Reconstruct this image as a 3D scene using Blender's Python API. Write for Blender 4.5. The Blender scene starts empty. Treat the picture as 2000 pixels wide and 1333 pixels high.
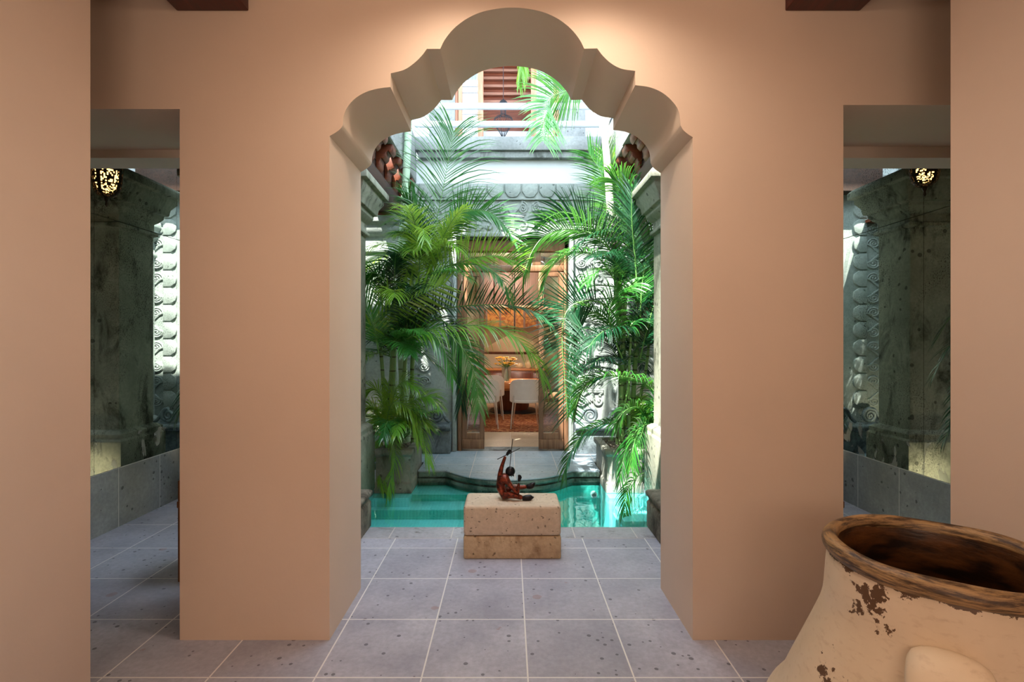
import bpy, bmesh, math, random
from mathutils import Vector, Matrix
from mathutils.geometry import tessellate_polygon
random.seed(7)
S = bpy.context.scene
COL = S.collection
R = math.radians
# ------------------------------------------------------------------ camera, world, sun, exposure
CX, CY, F, H = 994.0, 669.0, 990.0, 1.417            # vanishing point, focal length in pixels, eye height
cd = bpy.data.cameras.new('camera'); cam = bpy.data.objects.new('camera', cd); COL.objects.link(cam)
cd.sensor_width = 36; cd.lens = F / 2000 * 36
cd.shift_x = (1000 - CX) / 2000; cd.shift_y = (CY - 666.5) / 2000
cd.clip_start = .05
cam.location = (0, 0, H); cam.rotation_euler = (R(90), 0, 0)
S.camera = cam
S.view_settings.view_transform = 'Standard'; S.view_settings.look = 'None'
S.view_settings.exposure = 0.0; S.view_settings.gamma = 1; S.view_settings.use_curve_mapping = False
w = bpy.data.worlds.new('sky'); S.world = w; w.use_nodes = True
bg = w.node_tree.nodes['Background']
bg.inputs[0].default_value = (.74, .87, 1, 1); bg.inputs[1].default_value = 9.0

def lamp(name, kind, loc, energy, color, rot=None, target=None, **kw):
    l = bpy.data.lights.new(name, kind); l.energy = energy; l.color = color
    for k, v in kw.items(): setattr(l, k, v)
    o = bpy.data.objects.new(name, l); COL.objects.link(o); o.location = loc
    if target is not None:
        o.rotation_euler = (Vector(target) - Vector(loc)).to_track_quat('-Z', 'Y').to_euler()
    return o
SUN = Vector((.30, .42, -1))
sun = lamp('sun', 'SUN', (0, 0, 9), 30.0, (1, .95, .86), angle=R(.6))
sun.rotation_euler = SUN.to_track_quat('-Z', 'Y').to_euler()
WARM = (1, .72, .46)
# ceiling downlights of the entrance room
lamp('downlight_arch', 'SPOT', (-.22, 1.98, 3.12), 36, (1, .80, .62), target=(-.22, 2.3, 0), spot_size=R(150), spot_blend=1, shadow_soft_size=.05)
lamp('downlight_arch_b', 'SPOT', (.40, 1.98, 3.12), 36, (1, .80, .62), target=(.40, 2.3, 0), spot_size=R(150), spot_blend=1, shadow_soft_size=.05)
# unseen fill lamps added behind the camera to brighten the arch wall
lamp('room_lamp', 'POINT', (-.35, -1.5, 1.75), 35, (1, .78, .59), shadow_soft_size=.3)
lamp('fill_lamp_b', 'POINT', (.35, -1.5, 1.75), 35, (1, .78, .59), shadow_soft_size=.3)
lamp('fill_lamp_ceiling', 'POINT', (0, .9, 2.9), 15, (1, .74, .52), shadow_soft_size=.12)  # unseen lamp added overhead to brighten the side walls

# ------------------------------------------------------------------ helpers
def P(px, py, d): return Vector(((px - CX) / F * d, d, H + (CY - py) / F * d))
def lin(c): return tuple(((v / 255) / 12.92 if v / 255 <= .04045 else ((v / 255 + .055) / 1.055) ** 2.4) for v in c)
def cat(pts, n=8):
    pts = [Vector(p) for p in pts]; out = []
    q = [pts[0] * 2 - pts[1]] + pts + [pts[-1] * 2 - pts[-2]]
    for i in range(1, len(q) - 2):
        for k in range(n):
            t = k / n; a, b, c, d = q[i - 1], q[i], q[i + 1], q[i + 2]
            out.append(.5 * ((2 * b) + (c - a) * t + (2 * a - 5 * b + 4 * c - d) * t * t + (3 * b - a - 3 * c + d) * t ** 3))
    out.append(pts[-1]); return out

class MB:
    def __init__(s): s.v = []; s.f = []
    def add(s, vs, fs):
        n = len(s.v); s.v += [Vector(v) for v in vs]; s.f += [tuple(i + n for i in f) for f in fs]
    def box(s, a, b):
        x0, y0, z0 = [min(a[i], b[i]) for i in range(3)]; x1, y1, z1 = [max(a[i], b[i]) for i in range(3)]
        s.add([(x0, y0, z0), (x1, y0, z0), (x1, y1, z0), (x0, y1, z0), (x0, y0, z1), (x1, y0, z1), (x1, y1, z1), (x0, y1, z1)],
              [(3, 2, 1, 0), (4, 5, 6, 7), (0, 1, 5, 4), (1, 2, 6, 5), (2, 3, 7, 6), (3, 0, 4, 7)]); return s
    def tube(s, pts, rad, n=8, cap=True, flat=1.0, nrm=None):
        pts = [Vector(p) for p in pts]; m = len(pts)
        rad = rad if isinstance(rad, (list, tuple)) else [rad] * m
        vs = []; prev = None
        for i, p in enumerate(pts):
            t = (pts[min(i + 1, m - 1)] - pts[max(i - 1, 0)]).normalized()
            if nrm is not None: u = Vector(nrm); u = (u - t * u.dot(t)).normalized()
            else:
                if prev is None:
                    u = t.orthogonal().normalized()
                else:
                    u = (prev - t * prev.dot(t)).normalized()
                prev = u
            w_ = t.cross(u)
            for k in range(n):
                a = 2 * math.pi * k / n
                vs.append(p + (u * math.cos(a) * flat + w_ * math.sin(a)) * rad[i])
        fs = [(i * n + k, i * n + (k + 1) % n, (i + 1) * n + (k + 1) % n, (i + 1) * n + k) for i in range(m - 1) for k in range(n)]
        if cap: fs += [tuple(range(n))[::-1], tuple((m - 1) * n + k for k in range(n))]
        s.add(vs, fs); return s
    def lathe(s, prof, c, n=48, cap=False):
        m = len(prof); vs = []
        for r, z in prof:
            for k in range(n):
                a = 2 * math.pi * k / n; vs.append((c[0] + r * math.cos(a), c[1] + r * math.sin(a), c[2] + z))
        fs = [(i * n + k, i * n + (k + 1) % n, (i + 1) * n + (k + 1) % n, (i + 1) * n + k) for i in range(m - 1) for k in range(n)]
        if cap: fs += [tuple(range(n))[::-1], tuple((m - 1) * n + k for k in range(n))]
        s.add(vs, fs); return s
    def sq(s, x0, x1, y0, y1, prof, cap=True):
        vs = []
        for o, z in prof: vs += [(x0 - o, y0 - o, z), (x1 + o, y0 - o, z), (x1 + o, y1 + o, z), (x0 - o, y1 + o, z)]
        m = len(prof); fs = [(i * 4 + k, i * 4 + (k + 1) % 4, (i + 1) * 4 + (k + 1) % 4, (i + 1) * 4 + k) for i in range(m - 1) for k in range(4)]
        if cap: fs += [(3, 2, 1, 0), tuple((m - 1) * 4 + k for k in range(4))]
        s.add(vs, fs); return s
    def prism(s, poly, f0, f1):
        """poly: 2-D points; f0/f1 map (u, v) to 3-D on the two faces"""
        n = len(poly); tris = tessellate_polygon([[Vector((p[0], p[1], 0)) for p in poly]])
        vs = [f0(*p) for p in poly] + [f1(*p) for p in poly]
        fs = [tuple(t) for t in tris] + [tuple(i + n for i in t[::-1]) for t in tris]
        fs += [(i, (i + 1) % n, (i + 1) % n + n, i + n) for i in range(n)]
        s.add(vs, fs); return s
    def sheet(s, grid, th):
        """grid[i][j] points -> closed sheet of thickness th"""
        a, b = len(grid), len(grid[0]); g = [[Vector(p) for p in r] for r in grid]; top = []; bot = []
        for i in range(a):
            for j in range(b):
                du = g[min(i + 1, a - 1)][j] - g[max(i - 1, 0)][j]; dv = g[i][min(j + 1, b - 1)] - g[i][max(j - 1, 0)]
                n_ = du.cross(dv); n_ = n_.normalized() if n_.length > 1e-9 else Vector((0, 0, 1))
                top.append(g[i][j] + n_ * th / 2); bot.append(g[i][j] - n_ * th / 2)
        o = a * b; fs = []
        for i in range(a - 1):
            for j in range(b - 1):
                q = (i * b + j, (i + 1) * b + j, (i + 1) * b + j + 1, i * b + j + 1); fs += [q, tuple(x + o for x in q[::-1])]
        ring = [j for j in range(b)] + [i * b + b - 1 for i in range(1, a)] + [(a - 1) * b + j for j in range(b - 2, -1, -1)] + [i * b for i in range(a - 2, 0, -1)]
        for k in range(len(ring)):
            p, q = ring[k], ring[(k + 1) % len(ring)]; fs.append((p, q, q + o, p + o))
        s.add(top + bot, fs); return s
    def build(s, name, mat, parent=None, smooth=None, bevel=0, kind=None, seg=2):
        off = Vector(ROOT.get(parent.name, (0, 0, 0))) if parent else Vector((0, 0, 0))
        me = bpy.data.meshes.new(name); me.from_pydata([v - off for v in s.v], [], s.f); me.update()
        bm = bmesh.new(); bm.from_mesh(me); bmesh.ops.recalc_face_normals(bm, faces=bm.faces)
        if bevel:
            bmesh.ops.remove_doubles(bm, verts=bm.verts, dist=1e-5)
            es = [e for e in bm.edges if len(e.link_faces) == 2 and e.calc_face_angle(0) > R(35)]
            bmesh.ops.bevel(bm, geom=es, offset=bevel, segments=seg, profile=.5, affect='EDGES')
        bm.to_mesh(me); bm.free()
        if smooth is not None or bevel:
            me.polygons.foreach_set('use_smooth', [True] * len(me.polygons)); me.set_sharp_from_angle(angle=R(smooth or 40))
        if mat: me.materials.append(mat)
        o = bpy.data.objects.new(name, me); COL.objects.link(o)
        if parent: o.parent = parent; ROOT[o.name] = tuple(off)
        if kind: o['kind'] = kind
        return o
ROOT = {}
def thing(name, label, catg, loc=(0, 0, 0), group=None):
    o = bpy.data.objects.new(name, None); COL.objects.link(o); o.location = loc; o.empty_display_size = .1
    o['label'] = label; o['category'] = catg
    if group: o['group'] = group
    ROOT[o.name] = tuple(loc); return o
def tag(o, label, catg, group=None):
    o['label'] = label; o['category'] = catg
    if group: o['group'] = group
    return o
def struct(o): o['kind'] = 'structure'; return o

# ------------------------------------------------------------------ materials
class NT:
    def __init__(s, name):
        s.m = bpy.data.materials.new(name); s.m.use_nodes = True; s.t = s.m.node_tree
        s.b = s.t.nodes['Principled BSDF']; s.out = s.t.nodes['Material Output']; s._pos = None
    def n(s, typ, **kw):
        x = s.t.nodes.new(typ)
        for k, v in kw.items(): setattr(x, k, v)
        return x
    def l(s, a, b): s.t.links.new(a, b)
    def pos(s):
        if not s._pos: s._pos = s.n('ShaderNodeNewGeometry').outputs['Position']
        return s._pos
    def val(s, x, sock):
        if isinstance(x, (int, float)): sock.default_value = x
        elif isinstance(x, tuple): sock.default_value = (*x, 1) if len(x) == 3 else x
        else: s.l(x, sock)
    def math(s, op, a, b=0.0, c=None):
        x = s.n('ShaderNodeMath', operation=op); s.val(a, x.inputs[0]); s.val(b, x.inputs[1])
        if c is not None: s.val(c, x.inputs[2])
        return x.outputs[0]
    def noise(s, scale, detail=4, rough=.55, vec=None, dist=0):
        x = s.n('ShaderNodeTexNoise'); x.inputs['Scale'].default_value = scale; x.inputs['Detail'].default_value = detail
        x.inputs['Roughness'].default_value = rough; x.inputs['Distortion'].default_value = dist
        s.l(vec or s.pos(), x.inputs['Vector']); return x.outputs['Fac']
    def vor(s, scale, vec=None, out='Distance'):
        x = s.n('ShaderNodeTexVoronoi'); x.inputs['Scale'].default_value = scale; s.l(vec or s.pos(), x.inputs['Vector']); return x.outputs[out]
    def ramp(s, fac, stops):
        x = s.n('ShaderNodeValToRGB'); r = x.color_ramp
        while len(r.elements) < len(stops): r.elements.new(.5)
        for e, (p, c) in zip(r.elements, stops): e.position = p; e.color = (c, c, c, 1) if isinstance(c, (int, float)) else (*c, 1)
        s.l(fac, x.inputs[0]); return x.outputs[0]
    def mix(s, fac, a, b, mode='MIX'):
        x = s.n('ShaderNodeMix', data_type='RGBA', blend_type=mode); s.val(fac, x.inputs[0]); s.val(a, x.inputs[6]); s.val(b, x.inputs[7]); return x.outputs[2]
    def map(s, scale=(1, 1, 1), rot=(0, 0, 0), vec=None):
        x = s.n('ShaderNodeMapping'); x.inputs['Scale'].default_value = scale; x.inputs['Rotation'].default_value = rot
        s.l(vec or s.pos(), x.inputs[0]); return x.outputs[0]
    def bump(s, h, strength=.3, dist=.01):
        x = s.n('ShaderNodeBump'); x.inputs['Strength'].default_value = strength; x.inputs['Distance'].default_value = dist
        s.l(h, x.inputs['Height']); s.l(x.outputs[0], s.b.inputs['Normal'])
    def fin(s, col, rough=.6, metal=0, spec=.5):
        s.val(col, s.b.inputs['Base Color']); s.val(rough, s.b.inputs['Roughness']); s.b.inputs['Metallic'].default_value = metal
        s.b.inputs['Specular IOR Level'].default_value = spec; return s.m
def flat(name, c, rough=.5, metal=0, spec=.5):
    n = NT(name); c = lin(c); v = n.noise(14, 3)
    return n.fin(n.mix(v, tuple(x * .92 for x in c), tuple(min(1, x * 1.08) for x in c)), rough, metal, spec)

def plaster(name, c, rough=.75):
    n = NT(name); c = lin(c); a = n.noise(1.6, 5); b = n.noise(60, 3)
    n.bump(n.mix(.35, a, b), .12, .01)
    return n.fin(n.mix(n.ramp(a, [(.3, 0.), (.7, 1.)]), tuple(x * .94 for x in c), c), rough, spec=.25)

def stone(name, c1, c2, pit=.55, pit_scale=26, tile=None, rough=.62, grout=(205, 200, 196), moss=0, mosscol=(40, 45, 36), bump=.35, spots=None, spec=.35):
    """porous volcanic stone; tile = ((axis, offset, size), (axis, offset, size)[, grout width])"""
    n = NT(name); a = n.noise(3.2, 6, .6); b = n.noise(38, 4, .6)
    col = n.mix(n.ramp(a, [(.32, 0.), (.68, 1.)]), lin(c1), lin(c2))
    col = n.mix(n.ramp(b, [(.35, .0), (.75, .45)]), col, tuple(x * .62 for x in lin(c1)))
    g = None; h = b
    if tile:
        sep = n.n('ShaderNodeSeparateXYZ'); n.l(n.pos(), sep.inputs[0]); cells = []; g = None
        gw = tile[2] if len(tile) > 2 else .008
        for ax, off, size in tile[:2]:
            q = n.math('DIVIDE', n.math('SUBTRACT', sep.outputs[ax], off), size)
            cells.append(n.math('FLOOR', q)); fr = n.math('FRACT', q)
            d = n.math('MINIMUM', fr, n.math('SUBTRACT', 1.0, fr))
            k = n.math('LESS_THAN', d, gw / size / 2); g = k if g is None else n.math('MAXIMUM', g, k)
        cv = n.n('ShaderNodeCombineXYZ'); n.l(cells[0], cv.inputs[0]); n.l(cells[1], cv.inputs[1])
        wn = n.n('ShaderNodeTexWhiteNoise'); n.l(cv.outputs[0], wn.inputs['Vector'])
        col = n.mix(n.math('MULTIPLY', wn.outputs['Value'], .35), col, tuple(x * .66 for x in lin(c1)))
    if pit:
        wob = n.mix(.06, n.pos(), n.n('ShaderNodeTexNoise').outputs['Color'])
        vd = n.vor(pit_scale, wob); rnd = n.vor(pit_scale, wob, 'Color')
        sp = n.n('ShaderNodeSeparateColor'); n.l(rnd, sp.inputs[0])
        m = n.math('MULTIPLY', n.math('LESS_THAN', vd, n.math('MULTIPLY', sp.outputs[1], .30)), n.math('GREATER_THAN', sp.outputs[0], 1 - pit * .5))
        col = n.mix(n.math('MULTIPLY', m, .75), col, tuple(x * .22 for x in lin(c1)))
        h = n.math('SUBTRACT', b, n.math('MULTIPLY', m, .8))
    if spots:
        vd = n.vor(5.5); rnd = n.vor(5.5, None, 'Color'); sp = n.n('ShaderNodeSeparateColor'); n.l(rnd, sp.inputs[0])
        m = n.math('MULTIPLY', n.math('LESS_THAN', n.math('ADD', vd, n.math('MULTIPLY', b, .12)), .2), n.math('GREATER_THAN', sp.outputs[0], .72))
        col = n.mix(n.math('MULTIPLY', m, .5), col, lin(spots))
    if moss:
        mo = n.noise(5, 8, .7, n.map((1, 1, .45)), .6)
        col = n.mix(n.ramp(mo, [(.60 - moss * .22, 0.), (.74 - moss * .16, .95)]), col, lin(mosscol))
    if g is not None: col = n.mix(g, col, lin(grout))
    n.bump(h, bump, .006)
    return n.fin(col, rough, spec=spec)

def wood(name, c1, c2, axis=2, rough=.42, scale=9, spec=.45):
    n = NT(name); sc = [1, 1, 1]; sc[axis] = .08
    a = n.noise(scale * 3, 6, .6, n.map(tuple(sc)), .8); b = n.noise(scale * 9, 3, .6, n.map(tuple(sc)))
    col = n.mix(n.ramp(a, [(.3, 0.), (.72, 1.)]), lin(c1), lin(c2)); col = n.mix(n.ramp(b, [(.4, 0.), (.7, .35)]), col, tuple(x * .5 for x in lin(c1)))
    n.bump(a, .15, .004); return n.fin(col, rough, spec=spec)

M = {}
M['plaster'] = plaster('cream_plaster', (226, 208, 194))
M['plaster_lamplit'] = plaster('lamplit_plaster', (220, 198, 180))  # lamplight put into the colour: cream plaster made warmer and darker
M['white_wall'] = plaster('white_courtyard_plaster', (208, 212, 214))
FX, FY, FT = .080, .345, .449
M['floor'] = stone('grey_stone_floor', (160, 160, 176), (192, 192, 206), .6, 30, ((0, FX, FT), (1, FY, FT), .007), .5, spots=(150, 120, 112), grout=(222, 220, 218))
M['coping'] = stone('stone_coping_strip', (164, 164, 172), (194, 194, 202), .4, 26, ((0, FX - .05, FT), (1, 3.66, 5.0), .007), .5, moss=.3, mosscol=(92, 88, 78))
M['terrace'] = stone('terrace_stone', (146, 166, 182), (178, 196, 208), .35, 26, ((0, FX - .02, FT), (1, 5.52, .33), .007), .5)
M['dado'] = stone('stone_dado', (134, 138, 138), (168, 172, 170), .7, 22, ((1, 3.89, .46), (2, -.01, .462), .006), .6, grout=(206, 206, 200))
M['facade'] = stone('pale_facade_stone', (142, 152, 148), (170, 179, 174), .4, 20, None, .75, bump=.4, spec=.2)
M['band'] = stone('balcony_stone', (126, 130, 130), (158, 162, 161), .6, 24, None, .7, spec=.2)
M['band_dirty'] = stone('stained_band_stone', (128, 134, 132), (154, 158, 156), .5, 24, None, .75, moss=.7, mosscol=(80, 84, 80), spec=.2)
M['pier'] = stone('pier_stone', (128, 132, 118), (160, 162, 146), .6, 16, None, .75, moss=.45, mosscol=(46, 50, 40), spec=.2)
M['planter'] = stone('planter_stone', (122, 126, 118), (156, 158, 148), .6, 22, None, .7, moss=.4, mosscol=(60, 64, 54))
M['moss_block'] = stone('mossy_block_stone', (122, 116, 104), (160, 152, 138), .7, 26, None, .8, moss=.75, mosscol=(58, 52, 44), bump=.8)
M['ledge'] = stone('dark_ledge_stone', (92, 104, 110), (130, 144, 148), .6, 22, None, .6, moss=.5, mosscol=(38, 46, 50))
M['plinth'] = stone('sandy_plinth_stone', (196, 174, 150), (214, 194, 172), 1.1, 42, None, .6)
M['plinth_low'] = stone('worn_plinth_stone', (184, 156, 124), (204, 180, 148), .8, 34, None, .75, moss=.5, mosscol=(120, 88, 58), bump=1)
M['terrace_edge'] = stone('wet_green_edge_stone', (92, 112, 106), (126, 146, 138), .4, 24, None, .35, moss=.75, mosscol=(36, 62, 54))
M['wood_beam'] = wood('mahogany_beam', (62, 10, 4), (96, 24, 8), 1, .4)
M['wood_dark'] = wood('dark_ceiling_wood', (40, 24, 18), (74, 44, 30), 1, .6)
M['wood_corbel'] = wood('corbel_wood', (78, 32, 14), (128, 62, 30), 0, .45)
M['wood_door'] = wood('door_wood', (116, 80, 56), (166, 124, 92), 2, .4)
M['wood_upper'] = wood('upper_window_wood', (172, 112, 84), (206, 150, 122), 2, .5)
M['wood_red'] = wood('red_louvre_wood', (118, 54, 30), (166, 88, 54), 0, .5)
M['wood_slat'] = wood('pale_slat_wood', (190, 128, 104), (222, 168, 146), 0, .5)
M['wood_table'] = wood('table_wood', (176, 104, 54), (212, 146, 88), 0, .35)
M['wood_drum'] = wood('drum_wood', (92, 44, 30), (128, 68, 46), 2, .35)
M['wood_panel'] = wood('back_panel_wood', (140, 108, 94), (166, 132, 116), 2, .5)
M['wood_bench'] = wood('bench_wood', (92, 52, 24), (134, 82, 44), 2, .5)
M['white_paint'] = flat('white_paint', (214, 218, 224), .4)
M['white_shell'] = flat('white_chair_shell', (240, 236, 232), .4)
M['chrome'] = flat('chair_leg_metal', (215, 210, 206), .3, .6)
M['black_metal'] = flat('black_wire', (34, 36, 42), .45, .5)
M['iron'] = flat('dark_pierced_iron', (40, 30, 20), .5, .6)
M['soil'] = stone('planter_pebbles', (96, 88, 78), (150, 142, 130), .9, 40, None, .9, bump=1)
M['cream'] = flat('cream_glaze', (232, 210, 168), .4)
M['white_wallroom'] = plaster('dining_wall_plaster', (226, 208, 180))
M['dfloor'] = stone('dining_floor_stone', (178, 158, 134), (200, 182, 158), .2, 20, ((0, .02, .6), (1, 6.5, .6), .006), .4)
M['bone'] = flat('dark_slate', (52, 50, 52), .5)
M['yellow'] = flat('yellow_petals', (238, 190, 40), .6)
M['trunk_green'] = None

def m_water():
    n = NT('pool_water'); t = n.n('ShaderNodeBsdfTransparent'); t.inputs[0].default_value = (.84, .98, .97, 1)
    g = n.n('ShaderNodeBsdfGlossy'); g.inputs['Roughness'].default_value = .03; g.inputs[0].default_value = (.9, 1, 1, 1)
    fr = n.n('ShaderNodeFresnel'); fr.inputs[0].default_value = 1.2
    bp = n.n('ShaderNodeBump'); bp.inputs['Strength'].default_value = .1; bp.inputs['Distance'].default_value = .02
    n.l(n.noise(7, 2), bp.inputs['Height']); n.l(bp.outputs[0], g.inputs['Normal']); n.l(bp.outputs[0], fr.inputs['Normal'])
    mx = n.n('ShaderNodeMixShader'); n.l(n.math('MULTIPLY', fr.outputs[0], .35), mx.inputs[0]); n.l(t.outputs[0], mx.inputs[1]); n.l(g.outputs[0], mx.inputs[2])
    n.l(mx.outputs[0], n.out.inputs[0]); return n.m
M['water'] = m_water()
def m_pooltile(name, c1, c2, stripes=True):
    n = NT(name); sep = n.n('ShaderNodeSeparateXYZ'); n.l(n.pos(), sep.inputs[0])
    fx = n.math('FRACT', n.math('MULTIPLY', sep.outputs[0], 32.0)); fz = n.math('FRACT', n.math('MULTIPLY', n.math('ADD', sep.outputs[2], sep.outputs[1]), 14.0))
    g = n.math('MAXIMUM', n.math('LESS_THAN', fx, .12), n.math('LESS_THAN', fz, .06))
    col = n.mix(n.noise(5, 3), lin(c1), lin(c2)); col = n.mix(n.math('MULTIPLY', g, .45), col, tuple(min(1, x * 1.5) for x in lin(c2)))
    return n.fin(col, .35)
M['pool'] = m_pooltile('turquoise_pool_tile', (116, 214, 218), (146, 230, 232))
M['pool_deep'] = m_pooltile('deep_pool_tile', (62, 184, 174), (88, 202, 192))
M['pool_riser'] = m_pooltile('shaded_pool_riser_tile', (62, 176, 160), (92, 200, 184))  # shade of the risers put into a darker, greener tile colour
def m_mirror():
    n = NT('antique_mirror'); g = n.n('ShaderNodeBsdfGlossy'); g.inputs['Roughness'].default_value = .012
    sp = n.noise(90, 4, .7); big = n.noise(2.2, 5, .6, n.map((1, 1, .7)), .8)
    k = n.math('MULTIPLY', n.ramp(sp, [(.52, 0.), (.60, 1.)]), n.ramp(big, [(.45, 0.), (.62, 1.)]))
    g.inputs[0].default_value = (.80, .86, .81, 1)
    d = n.n('ShaderNodeBsdfDiffuse'); d.inputs[0].default_value = (.02, .018, .014, 1)
    haze = n.n('ShaderNodeBsdfDiffuse'); haze.inputs[0].default_value = (.45, .46, .40, 1)
    sep = n.n('ShaderNodeSeparateXYZ'); n.l(n.pos(), sep.inputs[0])
    low = n.math('LESS_THAN', sep.outputs[2], n.math('ADD', .52, n.math('MULTIPLY', n.noise(3.5, 3), .35)))
    bl = n.math('MULTIPLY', n.ramp(n.noise(4.5, 3, .5, n.map((1, 1, .5)), 1.2), [(.55, 0.), (.59, .45)]), low)
    mx = n.n('ShaderNodeMixShader'); n.l(n.math('MULTIPLY', k, .8), mx.inputs[0]); n.l(g.outputs[0], mx.inputs[1]); n.l(d.outputs[0], mx.inputs[2])
    m2 = n.n('ShaderNodeMixShader'); n.l(bl, m2.inputs[0]); n.l(mx.outputs[0], m2.inputs[1]); n.l(haze.outputs[0], m2.inputs[2])
    n.l(m2.outputs[0], n.out.inputs[0]); return n.m
M['mirror'] = m_mirror()
def m_leaf(name, c1, c2, c3, trans=.35):
    n = NT(name); oi = n.n('ShaderNodeObjectInfo'); r = oi.outputs['Random']
    col = n.mix(n.ramp(r, [(.0, 0.), (1., 1.)]), lin(c1), lin(c2)); nz = n.noise(11, 2)
    col = n.mix(n.ramp(nz, [(.55, 0.), (.8, .7)]), col, lin(c3))
    n.val(col, n.b.inputs['Base Color']); n.b.inputs['Roughness'].default_value = .3; n.b.inputs['Specular IOR Level'].default_value = .75
    tr = n.n('ShaderNodeBsdfTranslucent'); n.l(n.mix(.5, col, lin(c3)), tr.inputs[0])
    mx = n.n('ShaderNodeMixShader'); mx.inputs[0].default_value = trans; n.l(n.b.outputs[0], mx.inputs[1]); n.l(tr.outputs[0], mx.inputs[2])
    n.l(mx.outputs[0], n.out.inputs[0]); return n.m
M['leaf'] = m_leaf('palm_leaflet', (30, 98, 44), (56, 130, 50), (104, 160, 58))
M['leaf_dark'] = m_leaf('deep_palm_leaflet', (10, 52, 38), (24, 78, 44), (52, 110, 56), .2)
M['leaf_lime_sunlit'] = m_leaf('sunlit_lime_palm_leaflet', (84, 150, 44), (122, 172, 52), (176, 196, 76), .42)  # yellow-green, lightened so the shaded left palms look sunlit
M['rachis'] = flat('palm_midrib', (92, 140, 70), .4)
def m_trunk(name, c1, c2, ring):
    n = NT(name); sep = n.n('ShaderNodeSeparateXYZ'); n.l(n.pos(), sep.inputs[0])
    fz = n.math('FRACT', n.math('ADD', n.math('MULTIPLY', sep.outputs[2], 7.0), n.math('MULTIPLY', n.noise(3), .3)))
    col = n.mix(n.noise(9, 4), lin(c1), lin(c2)); col = n.mix(n.math('LESS_THAN', fz, .1), col, lin(ring)); return n.fin(col, .45)
M['trunk_green'] = m_trunk('green_palm_stem', (86, 128, 70), (130, 164, 104), (60, 70, 44))
M['trunk_pale'] = m_trunk('pale_palm_stem', (156, 190, 160), (188, 214, 184), (120, 140, 112))
M['trunk_sunlit'] = m_trunk('sunlit_palm_stem', (226, 222, 204), (240, 238, 226), (190, 180, 160))  # sunlight put into the colour of the upper trunk
def m_urn():
    n = NT('flaking_urn_glaze'); a = n.noise(2.0, 6, .6); big = n.noise(4.2, 7, .62, None, .4)
    col = n.mix(n.ramp(a, [(.3, 0.), (.7, 1.)]), lin((204, 184, 156)), lin((226, 208, 184)))
    col = n.mix(n.ramp(n.noise(26, 5, .6, n.map((1, 1, 2.4))), [(.55, 0.), (.8, .4)]), col, lin((160, 124, 90)))
    fl = n.ramp(big, [(.70, 0.), (.71, 1.)])
    sep = n.n('ShaderNodeSeparateXYZ'); n.l(n.pos(), sep.inputs[0]); fine = n.noise(24, 7, .68)
    for p_, r_, sc_ in (((.955, 1.34, .745), .075, (1, 1, .8)), ((.862, 1.40, .48), .075, (1.3, 1.3, .62)), ((1.02, 1.25, .60), .03, (1, 1, 1)), ((1.2, 1.1, .62), .05, (1, 1, 1))):
        vd = n.n('ShaderNodeVectorMath', operation='DISTANCE'); n.l(n.map(sc_), vd.inputs[0]); vd.inputs[1].default_value = tuple(a_ * b_ for a_, b_ in zip(p_, sc_))
        fl = n.math('MAXIMUM', fl, n.math('GREATER_THAN', n.math('SUBTRACT', fine, n.math('MULTIPLY', n.math('DIVIDE', vd.outputs['Value'], r_), .22)), .40))
    fl = n.math('MAXIMUM', fl, n.math('GREATER_THAN', n.math('ADD', sep.outputs[2], n.math('MULTIPLY', fine, .08)), .822)); col = n.mix(fl, col, lin((92, 66, 44)))
    n.bump(n.math('SUBTRACT', a, n.math('MULTIPLY', fl, .5)), .35, .01); return n.fin(col, .5)
M['urn'] = m_urn()
def m_rim():
    n = NT('brown_rim_glaze'); a = n.noise(12, 7, .7, n.map((1, 1, 9)), .3)
    col = n.mix(n.ramp(a, [(.42, 0.), (.6, 1.)]), lin((62, 42, 26)), lin((164, 130, 88))); n.bump(a, .4, .006); return n.fin(col, n.ramp(a, [(.3, .25), (.7, .5)]), spec=.6)
M['rim'] = m_rim()
def m_inner():
    n = NT('dark_urn_inside'); a = n.noise(7, 6, .6, n.map((1, 1, 3)))
    n.bump(a, .4, .01); return n.fin(n.mix(n.ramp(a, [(.4, 0.), (.65, 1.)]), lin((30, 16, 8)), lin((96, 58, 26))), .4)
M['inner'] = m_inner()
def m_bronze():
    n = NT('patinated_bronze'); a = n.noise(38, 5, .6)
    return n.fin(n.mix(n.ramp(a, [(.4, 0.), (.62, 1.)]), lin((52, 22, 16)), lin((138, 58, 36))), .3, .55)
M['bronze'] = m_bronze()
M['bronze_dark'] = flat('black_bronze', (30, 28, 32), .28, .6)
def m_rug():
    n = NT('persian_rug'); a = n.vor(9, n.map((1, 1.6, 1))); b = n.noise(30, 3)
    col = n.mix(n.ramp(a, [(.25, 0.), (.3, 1.), (.5, 1.), (.56, .2)]), lin((122, 60, 40)), lin((176, 124, 84))); col = n.mix(n.ramp(b, [(.5, 0.), (.6, .7)]), col, lin((92, 44, 36)))
    return n.fin(col, .95, spec=.1)
M['rug'] = m_rug()
def m_art():
    n = NT('painted_orange_panel'); a = n.vor(5.5); b = n.noise(6, 4, .6, None, 1.5)
    col = n.mix(n.ramp(b, [(.45, 0.), (.6, 1.)]), lin((214, 150, 72)), lin((168, 92, 44))); col = n.mix(n.ramp(a, [(.16, 1.), (.2, 0.)]), col, lin((110, 54, 24))); return n.fin(col, .5)
M['art'] = m_art()
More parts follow.
